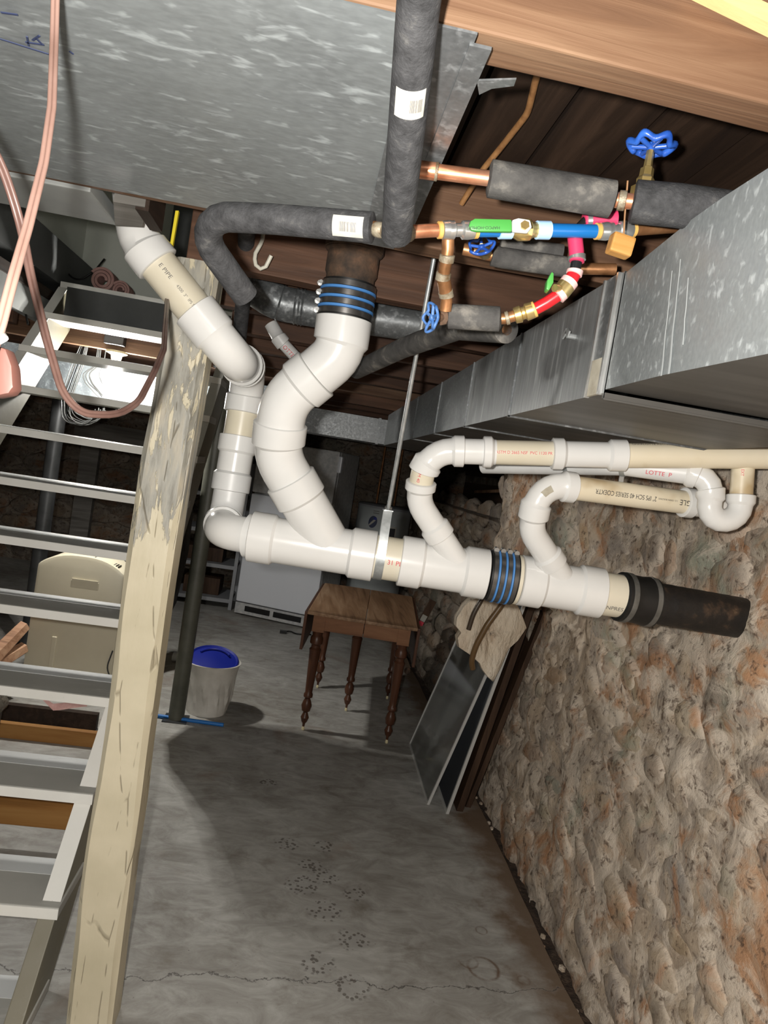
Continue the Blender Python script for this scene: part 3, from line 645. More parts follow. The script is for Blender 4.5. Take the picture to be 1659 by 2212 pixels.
mb = MB(); mb.span((XL+0.05, TY[10]+0.16, TZ[10]), (XR-0.05, TY[10]+0.175, TZ[11]-0.03)); mb.build('riser', M['door_grey'], sc_, smooth=0)
# hewn post beside the stairs
mb = MB(); rs = []
for i in range(71):
    z = ZJ*i/70; n1 = lambda s, f=2.2: noise.noise(Vector((z*f, s*3.7, 1.3)))
    cx_ = -0.333 - 0.012*math.sin(z*1.6) + 0.006*n1(1); cy_ = 1.802; hw = 0.058 + 0.005*n1(2) - 0.002*z; hd = 0.058 + 0.004*n1(3)
    ch = 0.013 + 0.007*n1(4, 3); jt = 0.0025
    q = [(-hw+ch,-hd),(hw-ch,-hd),(hw,-hd+ch),(hw,hd-ch),(hw-ch,hd),(-hw+ch,hd),(-hw,hd-ch),(-hw,-hd+ch)]; ring = []
    for a in range(8):
        p0, p1 = q[a], q[(a+1)%8]
        for t in (0, 0.5):
            ring.append(Vector((cx_+p0[0]+(p1[0]-p0[0])*t+jt*noise.noise(Vector((a*5+t*9, z*6, 0))), cy_+p0[1]+(p1[1]-p0[1])*t+jt*noise.noise(Vector((a*5+t*9, z*6, 7))), z)))
    rs.append(ring)
mb.rings(rs); tag(mb.build('wooden_post', M['post'], smooth=30), 'hewn wooden post with cracked flaking cream paint beside the stairs', 'post')
# steel jack posts
def jack(name, base, top, r, mat, label):
    t = thing(name, label, 'post', base); b = Vector(base)
    mb = MB(); mb.lathe(b, (0,0,1), [(0.006, r), (top-0.008, r)], 24); mb.build('shaft', M[mat], t)
    mb = MB(); mb.box(b+Vector((0,0,0.003)), (r*3.0, r*3.0, 0.006)); mb.build('base_plate', M['dark_steel'], t, smooth=0)
    mb = MB(); mb.box(b+Vector((0,0,top-0.004)), (r*3.0, r*3.0, 0.008)); mb.build('top_plate', M['dark_steel'], t, smooth=0)
    mb = MB(); mb.lathe(b+Vector((0,0,top-0.16)), (0,0,1), [(0, r), (0.004, r*1.25), (0.05, r*1.25), (0.054, r)], 20); mb.build('collar', M['dark_steel'], t)
    return t
jack('jack_post', (-0.512, 3.90, 0), 1.93, 0.043, 'olive_steel', 'olive grey steel jack post right of the stairs beside the white bin')
jack('jack_post', (-1.65, 4.83, 0), 1.93, 0.048, 'dark_steel', 'dark steel jack post behind the stairs left of the dehumidifier')
# ---------------------------------------------------------------- white drain pipework
R4, B4, H4 = 0.0572, 0.0598, 0.0668      # 4 inch pipe, fitting body, hub
R3, B3, H3 = 0.0445, 0.0472, 0.0535
R2, B2, H2 = 0.0302, 0.0325, 0.0388
MA = P(541, 1158, 1.86); MBp = P(1333, 1287, 1.885); dirm = (MBp-MA).normalized()
main = Path([MA - dirm*0.02, MBp + dirm*0.01])
end_pt = MA
drain = thing('drain_pipework', 'white plastic drain pipework left of the banded coupling, rising in an S bend', 'pipe', (P(700,1190,1.87).x, 1.85, P(700,1240,1.87).z))
def piece(path, prof, name, mat, root=drain, seg=32):
    mb = MB(); path.tube(mb, prof, seg); return mb.build(name, M[mat], root)
def branch(mb, path, prof, seg=32): path.tube(mb, prof, seg); return mb
mp = main.px
# S bend stack: node points by photo position and distance
stack = Path([P(757,600,1.69), P(742,700,1.70), P(734,765,1.71), P(612,865,1.74), P(598,985,1.79), P(720,1196,1.875)], [0,0,0.10,0.125,0.125,0])
sp = stack.px
# first wye with the big inclined branch
s0, s1 = mp(541,1158), mp(809,1200)
mb = MB(); main.tube(mb, fit_prof(s0, s1, mp(592,1165)-s0, s1-mp(758,1190), B4, H4), 36)
qb = sp(622,1038); qe = sp(648,1080)
stack.tube(mb, fit_prof(qb, stack.L-0.01, qe-qb, 0, B4, H4), 36)
wy1 = mb.build('wye_fitting', M['pvc'], drain)
piece(main, [(s1-0.004, R4), (mp(870,1210), R4)], 'pipe_section', 'cream', seg=36)
cream_main = text_on_path(main, mp(836,1206), 0.16, '31 PLPA', 0.017, R4, M['ink_red'], drain)
# second wye, two inch branch
s2, s3 = mp(864,1209), mp(1051,1238)
up = Path([P(1003,1236,1.86), P(917,1108,1.80), P(917,1010,1.76), P(930,972,1.745), P(1010,972,1.74), P(1351,984,1.73), P(1720,987,1.72)], [0,0.085,0,0.075,0,0,0])
up = Path([P(1003,1236,1.86), P(903,1085,1.80), P(921,973,1.75), P(1351,984,1.73), P(1720,987,1.72), P(1960,990,1.71)], [0,0.085,0.075,0,0,0])
ux = up.px
mb = MB(); main.tube(mb, fit_prof(s2, s3, mp(911,1216)-s2, s3-mp(1003,1232), B4, H4), 36)
a, b_ = ux(922,1118), ux(936,1139)
up.tube(mb, fit_prof(0.01, b_+0.001, 0, 0, B2, H2), 30)
wy2 = mb.build('wye_fitting', M['pvc'], drain); tag(wy2, 'second wye with slim branch')
# upper two inch branch
h0 = ux(912,1052)
piece(up, fit_prof(b_-0.034, ux(909,1040), 0.034, 0.022, B2, H2), 'elbow_fitting', 'pvc')
piece(up, [(ux(909,1044), R2), (ux(918,1008), R2)], 'pipe_section', 'cream')
text_on_path(up, ux(917,1018), -0.2, 'M 40', 0.011, R2, M['ink_red'], drain, flip=True)
piece(up, fit_prof(ux(917,1018), ux(1003,972), 0.026, 0.026, B2, H2), 'elbow_fitting', 'pvc')
piece(up, [(ux(1000,972), B2*0.97), (ux(1050,974), B2*0.97)], 'reducer', 'pvc')
piece(up, fit_prof(ux(1043,974), ux(1071,975), 0.022, 0.0, R2+0.001, H2), 'coupling_collar', 'pvc')
piece(up, [(ux(1062,975), R2), (ux(1200,979), R2)], 'pipe_section', 'cream')
text_on_path(up, ux(1068,975), -0.02, 'ASTM D 2665 NSF  PVC 1120 PR', 0.0098, R2, M['ink_red'], drain)
piece(up, fit_prof(ux(1192,979), ux(1352,984), 0.028, 0.040, B2*0.98, H2), 'long_coupling', 'pvc')
piece(up, [(ux(1345,984), R2), (up.L, R2)], 'pipe_section', 'pvc_old')
text_on_path(up, ux(1360,984), 1.12*-1, 'CHARLOTTE ASTM D 2665 PVC 1120', 0.010, R2, M['ink'], drain)
# S bend parts
piece(stack, fit_prof(sp(740,688), sp(690,813), sp(736,742)-sp(740,688), 0, B4, H4), 'elbow_fitting', 'pvc', seg=36)
piece(stack, fit_prof(sp(689,814), sp(600,925), sp(652,838)-sp(689,814), 0, B4, H4), 'elbow_fitting', 'pvc', seg=36)
piece(stack, fit_prof(sp(605,914), sp(622,1042), sp(600,958)-sp(605,914), 0, B4, H4), 'elbow_fitting', 'pvc', seg=36)
# three inch line to the left: behind, up, then diagonally to the upper floor
tri = Path([P(560,1161,1.86), P(476,1146,1.875), P(486,1128,2.00), P(540,800,2.00), P(508,778,1.70), P(300,520,1.63), P(287,400,1.62)], [0,0.062,0.075,0.075,0.075,0.10,0])
tx = tri.px
piece(tri, [(0, R4*0.93), (tx(535,1157), B4*0.97)], 'bushing', 'pvc')
q1 = tx(540,1158)
L = tri.L; i487 = None
# arc positions by distance along the line
def after(x, y, lo, hi):      # photo position searched only between two fractions of the line
    best = None
    for k in range(400):
        q = lo + (hi-lo)*k/399; u, v = proj(tri.at(q)[0]); d = (u-x)**2+(v-y)**2
        if best is None or d < best[0]: best = (d, q)
    return best[1]
qa = after(490,1100, 0.20, L*0.45)
qrim = q1 + 0.165
piece(tri, fit_prof(q1+0.004, qrim, 0, 0.026, B3, H3), 'elbow_fitting', 'pvc')
piece(tri, fit_prof(qrim, after(502,1052,0.2,L*0.5), 0.004, 0.0, R3+0.001, H3), 'pipe_section', 'pvc_grey')
piece(tri, fit_prof(after(501,1062,0.2,L*0.5), after(506,1020,0.2,L*0.5), 0.05, 0, B3, H3), 'coupling_collar', 'pvc_grey')
piece(tri, fit_prof(after(505,1030,0.2,L*0.5), after(519,943,0.2,L*0.5), 0, 0.045, B3, H3), 'coupling_fitting', 'pvc')
piece(tri, [(after(518,950,0.2,L*0.5), R3), (after(524,890,0.2,L*0.5), R3)], 'pipe_section', 'cream')
qv = after(527,893,0.2,L*0.6); qc = after(540,812,0.2,L*0.6)
lo_el = qc + 0.10
piece(tri, fit_prof(qv, lo_el, 0.05, 0.03, B3, H3), 'elbow_fitting', 'pvc')
qd = after(437,700, L*0.5, L); qd1 = after(459,729,L*0.5,L); qd0 = after(415,672,L*0.5,L)
piece(tri, fit_prof(lo_el+0.03, qd0, 0.024, qd0-qd1, B3, H3), 'elbow_fitting', 'pvc')
piece(tri, [(lo_el-0.02, R3), (lo_el+0.045, R3)], 'pipe_section', 'pvc_grey')
qh0, qh1 = after(340,573,L*0.5,L), after(312,534,L*0.5,L)
piece(tri, [(qd0-0.01, R3), (qh0+0.01, R3)], 'pipe_section', 'cream')
piece(tri, fit_prof(qh0, L, qh1-qh0, 0, B3, H3), 'elbow_fitting', 'pvc')
t1 = after(337,577,L*0.5,L)
text_on_path(tri, after(346,581,L*0.5,L), 0.10, 'E PIPE', 0.0135, R3, M['ink_grey'], drain, flip=True, stretch=1.15)
text_on_path(tri, after(380,628,L*0.5,L), 0.10, '4300  3"  IPS SCH 4', 0.0098, R3, M['ink_grey'], drain, flip=True)

# right part: wye beyond the banded coupling, lower branch and trap
arm = thing('branch_pipework', 'white plastic wye and lower branch pipe right of the banded coupling by the wall', 'pipe', (P(1200,1262,1.88).x, 1.87, P(1200,1320,1.88).z))
s4, s5 = mp(1112,1248), mp(1298,1281)
piece(main, [(mp(1106,1247), H4-0.001), (mp(1119,1249), H4-0.001)], 'glue_ring', 'cream', arm, 36)
mb = MB(); main.tube(mb, fit_prof(s4+0.012, s5, mp(1160,1256)-s4, s5-mp(1250,1273), B4, H4), 36)
low = Path([P(1230,1280,1.88), P(1140,1135,1.80), P(1166,1029,1.76), P(1210,1048,1.75), P(1500,1088,1.86), P(1570,1098,1.90)], [0,0.085,0.055,0.03,0,0])
low = Path([P(1232,1275,1.875), P(1146,1146,1.80), P(1167,1044,1.755), P(1500,1088,1.84), P(1560,1096,1.86)], [0,0.080,0.072,0,0])
lx = low.px
b2 = lx(1184,1198)
low.tube(mb, fit_prof(0.01, b2, 0, 0, B2, H2), 30)
mb.build('wye_fitting', M['pvc'], arm)
piece(low, fit_prof(b2-0.034, lx(1158,1098), 0.034, 0.026, B2, H2), 'elbow_fitting', 'pvc', arm)
piece(low, fit_prof(lx(1158,1103), lx(1240,1053), 0.018, 0.030, B2, H2), 'elbow_fitting', 'pvc', arm)
piece(low, [(lx(1235,1053), R2), (lx(1490,1086), R2)], 'pipe_section', 'pvc_old', arm)
text_on_path(low, lx(1404,1076), 0.05, '2" IPS SCH 40 SERIES COEXTR', 0.0165, R2, M['ink'], arm, flip=True, stretch=0.78)
text_on_path(low, lx(1478,1086), 0.05, 'GLE', 0.019, R2, M['ink'], arm, flip=True)
text_on_path(low, lx(1448,1082), -0.02, 'U.S. GREEN BUILDING', 0.0055, R2, M['ink'], arm, flip=True)
piece(low, fit_prof(lx(1474,1084), low.L, 0.028, 0, B2, H2), 'elbow_fitting', 'pvc', arm)
mb = MB(); q = lx(1180,1062); pa = low.cam_angle(q); 
patch_on_path(low, q-0.011, q+0.011, pa-0.18, pa+0.34, B2+0.0008, M['tape'], arm, 'price_sticker')
text_on_path(main, mp(1300,1281), 0.62, 'NPRES', 0.016, R4, M['ink_grey'], arm)
piece(main, [(s5-0.01, R4), (mp(1333,1287)+0.01, R4)], 'pipe_section', 'cream', arm, 36)
# trap hanging below the upper pipe, and the pipe that leads away from it
trap = drain
tr = Path([P(1608,965,1.74), P(1597,1125,1.735), P(1528,1124,1.735), P(1540,1030,1.735), P(1350,1005,1.80), P(1045,1003,2.05)], [0,0.0530,0.0530,0.045,0,0])
tw = tr.px; R15, B15, H15 = 0.0265, 0.0285, 0.0335
def tq(x, y, lo, hi):
    best = None
    for k in range(300):
        q = lo+(hi-lo)*k/299; u, v = proj(tr.at(q)[0]); d = (u-x)**2+(v-y)**2
        if best is None or d < best[0]: best = (d, q)
    return best[1]
h = tr.L*0.28
piece(tr, [(0, R15), (tq(1600,1082,0,h), R15)], 'pipe_section', 'pvc_old', trap)
text_on_path(tr, tq(1606,985,0,h), 0.0, '14 PLPA EXT', 0.0095, R15, M['ink_red'], trap)
qa = tq(1601,1068,0,h); qb = tq(1531,1058,0.15,tr.L*0.5)
piece(tr, fit_prof(qa, qb, 0.022, 0.024, B15, H15), 'trap_bend', 'pvc', trap)
qc = tq(1508,1026,0.2,tr.L*0.7)
piece(tr, fit_prof(qb-0.006, qc, 0, 0.0, B15, H15), 'elbow_fitting', 'pvc', trap)
piece(tr, fit_prof(qc-0.002, qc+0.03, 0.026, 0, B15, H15), 'hub_ring', 'pvc', trap)
piece(tr, [(qc+0.02, R15), (tr.L, R15)], 'pipe_section', 'pvc_grey', trap)
text_on_path(tr, tq(1512,1030,0.2,tr.L*0.7)+0.012, -0.3, 'P  ETTOL', 0.016, R15, M['ink_red'], trap, flip=True) if False else None
text_on_path(tr, tq(1395,1010,0.2,tr.L), -0.35, 'LOTTE  P', 0.015, R15, M['ink_red'], trap, flip=True)
for x in (1347, 1228):
    q = tq(x, 1004, 0.2, tr.L); p, t, n_ = tr.at(q)
    mb = MB(); mb.lathe(p-t*0.006, t, [(0, R15+0.003), (0.012, R15+0.003)], 24); mb.box(p+Vector((0,0,-0.01)), (0.012, 0.003, 0.11)); mb.build('pipe_strap', M['zinc'], trap)

# ---------------------------------------------------------------- couplings, cast iron, hanger
def shield(name, path, q0, q1, r, ang, label, nscrew=4):
    t = thing(name, label, 'pipe coupling', path.at((q0+q1)/2)[0])
    mb = MB(); path.tube(mb, [(q0, r-0.002), (q1, r-0.002)], 40); mb.build('rubber_sleeve', M['rubber'], t)
    n = 4; gap = (q1-q0)*0.055; wd = ((q1-q0)-gap*2-gap*1.6*3)/4
    for i in range(n):
        a = q0+gap+i*(wd+gap*1.6)
        mb = MB(); path.tube(mb, [(a, r-0.001), (a+0.0005, r+0.0012), (a+wd-0.0005, r+0.0012), (a+wd, r-0.001)], 40); band = mb.build('steel_band', M['band_steel'], t)
        p, tt, nn = path.at(a+wd/2); b_ = tt.cross(nn); out = nn*math.cos(ang)+b_*math.sin(ang); tan = -nn*math.sin(ang)+b_*math.cos(ang)
        c = p + out*(r+0.004)
        mb = MB(); mb.lathe(c-tan*0.012, tan, [(0, 0.0045), (0.018, 0.0045), (0.018, 0.007), (0.023, 0.007)], 8); mb.build('screw', M['steel'], band)
        if i < 3:
            mb = MB(); path.tube(mb, [(a+wd, r-0.002), (a+wd+0.001, r+0.0022), (a+wd+gap*1.6-0.001, r+0.0022), (a+wd+gap*1.6, r-0.002)], 40); mb.build('blue_ring', M['blue_band'], t)
    return t
q0, q1 = sp(754,612), sp(741,690)
shield('banded_coupling', stack, q0, q1, H4-0.002, stack.cam_angle(q0)+1.42, 'dark steel banded coupling with blue rings at the top of the S bend')
q0, q1 = mp(1053,1238), mp(1112,1248)
shield('banded_coupling', main, q0, q1, H4+0.0015, main.cam_angle(q0)-1.30, 'dark steel banded coupling with blue rings on the horizontal main pipe')
stub = thing('cast_iron_stub', 'rusty brown cast iron stub hanging from the joist above the S bend', 'pipe', P(757,590,1.69))
top = P(757,600,1.69); ax = (stack.p[0]-stack.p[3]).normalized()
mb = MB(); mb.lathe(top-ax*0.012, ax, [(0, 0.058), (0.012, 0.058), (0.02, 0.062), (0.065, 0.062), (0.07, 0.068), (0.098, 0.069), (0.104, 0.060), (0.24, 0.058)], 30); mb.build('hub', M['rust'], stub)
mb = MB(); mb.lathe(top+ax*0.058, ax, [(0, 0.060), (0.004, 0.0705), (0.018, 0.0705), (0.022, 0.062)], 30); mb.build('bead', M['rust'], stub)
rub = thing('rubber_coupling', 'black rubber coupling with two grey clamp bands on the main pipe end', 'pipe coupling', P(1370,1295,1.88))
iron = Path([P(1322,1285,1.885), P(1400,1300,1.90), P(1700,1352,1.95)], 0.0); ix = iron.px
mb = MB(); iron.tube(mb, [(ix(1334,1288), 0.060), (ix(1334,1288)+0.004, 0.0655), (ix(1345,1290), 0.066), (ix(1352,1291), 0.0635), (ix(1380,1297), 0.0635), (ix(1392,1299), 0.066), (ix(1408,1302), 0.066), (ix(1411,1302), 0.058)], 36); mb.build('sleeve', M['rubber'], rub)
for x, y in ((1349,1291), (1399,1300)):
    q = ix(x, y); mb = MB(); iron.tube(mb, [(q-0.0075, 0.064), (q-0.007, 0.0668), (q+0.007, 0.0668), (q+0.0075, 0.064)], 36); mb.build('clamp_band', M['clamp_grey'], rub)
ci = thing('cast_iron_pipe', 'tar blackened cast iron pipe entering the stone wall on the right', 'pipe', P(1500,1320,1.9))
mb = MB(); qs = ix(1405,1301); pr = []
for i in range(36):
    q = qs + i*0.012; pr.append((q, 0.0555 + 0.0016*noise.noise(Vector((i*0.8,0,0)))))
iron.tube(mb, pr, 40); mb.build('pipe_body', M['castiron'], ci)
hg = thing('pipe_hanger', 'zinc hanger rod and strap carrying the main drain pipe', 'hanger', P(822,1200,1.86))
q = mp(822,1201); p, tt, nn = main.at(q); upv = Vector((0,0,1)); upv = (upv-tt*upv.dot(tt)).normalized(); sd = tt.cross(upv)
wd = 0.0115; rr = R4+0.0015; mb = MB()
def strap(offset_r, ang): return p + (sd*math.cos(ang)+upv*math.sin(ang))*offset_r
outer = []
for i in range(33):
    a = math.pi + math.pi*i/32
    outer.append(strap(rr, a))
topw = 0.020; zt = 0.125
prof = [p+sd*-topw*0.55+upv*zt] + [p+sd*-rr*1.0+upv*0.012] + outer + [p+sd*rr+upv*0.012] + [p+sd*topw*0.55+upv*zt]
prof = [p-sd*0.017+upv*zt, p-sd*0.026+upv*0.098, p-sd*(rr+0.0015)+upv*0.028] + outer + [p+sd*(rr+0.0015)+upv*0.028, p+sd*0.026+upv*0.098, p+sd*0.017+upv*zt]
rs = []
for i, c in enumerate(prof):
    a = prof[max(0,i-1)]; b_ = prof[min(len(prof)-1,i+1)]; t_ = (b_-a).normalized(); o_ = tt.cross(t_)
    rs.append([c-tt*wd-o_*0.001, c+tt*wd-o_*0.001, c+tt*wd+o_*0.001, c-tt*wd+o_*0.001])
mb.rings(rs); mb.build('strap', M['zinc'], hg, smooth=30)
tp = p+upv*zt
mb = MB(); mb.box(tp, (0.024, 0.036, 0.003)); mb.build('saddle_plate', M['zinc'], hg, smooth=0)
topr = P(938,555,1.58); rod = Path([p+upv*(zt-0.012), topr], 0); mb = MB(); pr = []
k = int(rod.L/0.0022)
for i in range(k): pr.append((i*rod.L/k, 0.0058 if i % 2 else 0.0050))
rod.tube(mb, pr, 10); mb.build('threaded_rod', M['zinc'], hg, smooth=60)
mb = MB(); d = (topr-tp).normalized(); mb.lathe(tp+d*0.002, d, [(0, 0.0095), (0.009, 0.0095)], 6); mb.build('nut', M['steel'], hg, smooth=0)
# small wire hook under the foam pipe
hk = Path([P(570,488,1.70), P(567,520,1.68), P(549,552,1.67), P(553,578,1.67), P(571,583,1.67), P(586,552,1.66)], 0.03); mb = MB(); hk.tube(mb, 0.0048, 12)
tag(mb.build('wire_hook', M['wire_white'], smooth=60), 'bent white wire hook hanging in front of the joist', 'hook')
# little pipe with red print behind the stack
sm = Path([P(585,700,2.55), P(605,735,2.55), P(665,800,2.6)], 0.05); t = thing('vent_pipe', 'small white pipe with red print hanging behind the S bend', 'pipe', P(620,740,2.55))
piece(sm, [(sm.px(603,735), 0.0215), (sm.L, 0.0215)], 'pipe_section', 'pvc_grey', t, 20); piece(sm, fit_prof(0, sm.px(612,744), 0.0, 0.03, 0.024, 0.029), 'elbow_fitting', 'pvc_grey', t, 20)
text_on_path(sm, sm.px(612,746), 0.2, 'OTTE P', 0.02, 0.0215, M['ink_red'], t)
# ---------------------------------------------------------------- water pipes under the ceiling
def run_tube(path, q0, q1, r, name, mat, parent, seg=24, bev=0.002):
    mb = MB(); path.tube(mb, [(q0, r-bev), (q0+bev*0.4, r), (q1-bev*0.4, r), (q1, r-bev)], seg); return mb.build(name, M[mat], parent)
def sticker(path, x0, y0, x1, y1, r, parent, a0, a1, bars_along=True):
    q0, q1 = path.px(x0, y0), path.px(x1, y1); pa = path.cam_angle((q0+q1)/2)
    s = patch_on_path(path, q0, q1, pa+a0, pa+a1, r+0.0006, M['paper'], parent, 'sticker', 3, 12)
    m_ = MB(); rnd = random.Random(3); da = a1-a0; dq = q1-q0
    k = 16
    for i in range(k):
        if bars_along:      # bars side by side along the pipe
            u0 = q0+dq*(0.22+0.56*i/k); u1 = u0+abs(dq)/dq*abs(dq)*0.56/k*rnd.uniform(0.3, 0.75); v0, v1 = pa+a0+da*0.30, pa+a0+da*0.72
        else:
            u0, u1 = q0+dq*0.30, q0+dq*0.75; v0 = pa+a0+da*(0.12+0.4*i/k); v1 = v0+da*0.4/k*rnd.uniform(0.3, 0.75)
        rr = r+0.0012; nn = 3; vv = [v0+(v1-v0)*j/nn for j in range(nn+1)]
        m_.poly([path.surf(u, v, rr) for v in vv for u in (u0, u1)], [(2*j, 2*j+1, 2*j+3, 2*j+2) for j in range(nn)])
    m_.build('barcode', M['ink_grey'], s, smooth=0); return s
# foam-wrapped pipe running away from the viewer
pa_ = Path([P(950,-420,0.45), P(921,-130,0.55), P(905,0,0.605), P(856,512,0.865)], 0.0)
t = thing('foam_wrapped_pipe', 'thick black foam wrapped pipe running away overhead past the sheet metal', 'pipe', pa_.p[-1])
q = pa_.px(864,425); run_tube(pa_, 0, q, 0.0192, 'foam_sleeve', 'foam', t, 30); run_tube(pa_, q-0.001, pa_.L, 0.0186, 'foam_sleeve', 'foam', t, 30, 0.006)
s = sticker(pa_, 893,165, 886,228, 0.0192, t, -0.85, 0.75, False)
# foam-wrapped pipe across, with the bend
pb = Path([P(806,492,0.905), P(600,474,0.93), P(404,464,0.955), P(532,642,1.06)], [0,0.3,0.045,0])
t = thing('foam_wrapped_pipe', 'thick black foam wrapped pipe bending down at the left, below the sheet metal', 'pipe', pb.p[-1])
run_tube(pb, 0, pb.L, 0.0192, 'foam_sleeve', 'foam', t, 30, 0.003)
sticker(pb, 793,486, 727,480, 0.0192, t, 0.62, -0.75)
run_tube(Path([P(800,492,0.905), P(876,503,0.928)], 0), 0, 0.03, 0.009, 'copper_tube', 'copper_dull', t); mb = MB(); c = P(820,497,0.905); mb.ball(c, 0.011, 7, (1.3,1,0.9)); mb.ball(P(834,500,0.90), 0.0095, 6); mb.build('soldered_elbow', M['solder'], t)
for nd, lab, mat, r in (([P(533,470,1.62), P(530,600,1.86), P(512,780,2.10)], 'dark foam wrapped pipe dropping behind the bent foam pipe', 'foam', 0.020),
                   ([P(770,800,1.95), P(870,752,1.66), P(990,708,1.38), P(1095,712,1.22)], 'dark foam wrapped pipe slanting behind the hanger rod', 'foam_dusty', 0.0235)):
    pth = Path(nd, 0.08); t = thing('foam_wrapped_pipe', lab, 'pipe', pth.p[-1]); run_tube(pth, 0, pth.L, r, 'foam_sleeve', mat, t, 26, 0.004)
    run_tube(pth, pth.L-0.004, pth.L+0.0, r*0.5, 'pipe_end', 'copper_dull', t)
mb = MB(); cb = Path([P(507,690,1.55), P(502,720,1.52), P(498,760,1.52)], 0.02)

def handwheel(mb, c, axis, R, lobes=5, tilt=0, tube=0.13):
    a = Vector(axis).normalized(); u = a.orthogonal().normalized(); v = a.cross(u); n = 60; rs = []
    for i in range(n+1):
        th = 2*math.pi*i/n+tilt; rad = R*(1+0.10*math.cos(lobes*th)); p = c + (u*math.cos(th)+v*math.sin(th))*rad + a*R*0.10*math.cos(lobes*th)
        o_ = (u*math.cos(th)+v*math.sin(th)); rs.append([p + o_*math.cos(k*math.pi/4)*R*tube + a*math.sin(k*math.pi/4)*R*tube*1.15 for k in range(8)])
    mb.rings(rs, cap=False)
    for i in range(lobes):
        th = 2*math.pi*(i+0.5)/lobes+tilt; o_ = u*math.cos(th)+v*math.sin(th); mb.cyl(c-a*R*0.12, c+o_*R*0.92-a*R*0.04, R*0.13, 8)
    mb.lathe(c-a*R*0.28, a, [(0, R*0.2), (R*0.3, R*0.26), (R*0.38, R*0.2)], 12)
# line 1: capped copper, foam, gate valve, foam
l1 = Path([P(904,366,0.925), P(1060,386,0.925), P(1330,432,0.925), P(1470,445,0.91), P(1640,470,0.90)], 0.02); x1 = l1.px
t = thing('water_pipe', 'capped copper water pipe in dusty foam running to the tall blue handwheel valve', 'pipe', l1.at(l1.L/2)[0])
run_tube(l1, x1(920,368), l1.L-0.02, 0.0098, 'copper_tube', 'copper', t)
run_tube(l1, 0, x1(944,371), 0.0112, 'end_cap', 'copper', t); run_tube(l1, x1(938,370), x1(947,371), 0.0116, 'solder_ring', 'solder', t)
run_tube(l1, x1(1055,385), x1(1326,431), 0.0232, 'foam_sleeve', 'foam_dusty', t, 26, 0.006)
run_tube(l1, x1(1334,433), x1(1352,436), 0.0125, 'solder_ring', 'solder', t)
run_tube(l1, x1(1366,437), l1.L, 0.0265, 'foam_sleeve', 'foam', t, 26, 0.004)
gv = thing('gate_valve', 'brass gate valve with a scalloped blue handwheel standing above the foam pipe', 'valve', P(1388,420,0.92))
c0 = P(1388,425,0.92); c1 = c0+Vector((0,0,0.066)); d = (c1-c0).normalized(); Lv = (c1-c0).length
mb = MB(); mb.lathe(c0, d, [(0, 0.0165), (0.012, 0.0165), (0.014, 0.011), (0.022, 0.0115), (0.026, 0.009), (0.036, 0.0085), (0.038, 0.0055), (Lv, 0.0045)], 6); mb.build('bonnet', M['brass'], gv, smooth=0)
mb = MB(); handwheel(mb, c1, d, 0.026, 6, 0.3, 0.17); mb.build('handwheel', M['wheel_blue'], gv, smooth=60)
# line 2: copper, push fitting, ball valve, blue tube, push fitting, copper
l2 = Path([P(868,502,0.93), P(945,497,0.94), P(1160,497,0.97), P(1300,500,0.99), P(1480,488,1.03)], 0.02); x2 = l2.px
t = thing('water_pipe', 'blue plastic and copper cold water line with a green lever valve', 'pipe', l2.at(l2.L/2)[0])
run_tube(l2, 0, x2(958,497), 0.0088, 'copper_tube', 'copper', t)
mb = MB(); mb.ball(P(874,502,0.93), 0.0135, 7, (1.2,1,1)); mb.build('solder_blob', M['solder'], t)
def pushfit(a, b_, r=0.0125):
    m_ = MB(); q0, q1 = a, b_; w_ = (q1-q0)
    l2.tube(m_, [(q0, 0.0102), (q0+0.0005, r*0.92), (q0+w_*0.18, r), (q0+w_*0.22, r), (q0+w_*0.28, r*0.95), (q0+w_*0.36, r*0.97), (q0+w_*0.42, r*0.70), (q0+w_*0.58, r*0.70), (q0+w_*0.64, r*0.97), (q0+w_*0.80, r), (q1-0.0005, r*0.92), (q1, 0.0102)], 26)
    return m_.build('push_fitting', M['steel'], t)
pushfit(x2(955,497), x2(1024,497)); pushfit(x2(1295,500), x2(1362,498))
for x in (950, 1028, 1291, 1365): run_tube(l2, x2(x-5,497), x2(x+5,497), 0.0112, 'tan_collar', 'tan_ring', t)
run_tube(l2, x2(1025,497), x2(1110,497), 0.0092, 'blue_tube', 'pex_blue', t); run_tube(l2, x2(1160,497), x2(1298,500), 0.0092, 'blue_tube', 'pex_blue', t)
run_tube(l2, x2(1078,497), x2(1106,497), 0.0118, 'pale_sleeve', 'pale_blue', t); run_tube(l2, x2(1158,497), x2(1187,498), 0.0122, 'pale_sleeve', 'pale_blue', t)
run_tube(l2, x2(1358,498), l2.L, 0.0090, 'copper_tube', 'copper_dull', t)
m_ = MB(); l2.tube(m_, [(x2(1104,497), 0.009), (x2(1110,497), 0.0105), (x2(1120,497), 0.0145), (x2(1142,497), 0.0145), (x2(1150,497), 0.0105), (x2(1160,497), 0.010)], 10); vb = m_.build('valve_body', M['brass'], t)
def lever(corners, z, thick, mat, name, parent, bev=0.003):
    pts = [P(x, y, z) for x, y in corners]; m_ = MB(); m_.plate(pts, cfwd*thick); return m_.build(name, M[mat], parent, smooth=30, bevel=bev)
lever([(1012,488),(1016,476),(1026,471),(1106,473),(1107,500),(1030,499),(1018,497)], 0.925, 0.007, 'green', 'lever', t)
lg = lever([(1106,474),(1120,470),(1146,474),(1150,490),(1140,503),(1106,500)], 0.926, 0.006, 'lever_grey', 'lever_hub', t)
m_ = MB(); m_.lathe(P(1133,488,0.926), -cfwd, [(0, 0.006), (0.004, 0.006)], 6); m_.build('bolt', M['brass'], lg, smooth=0)
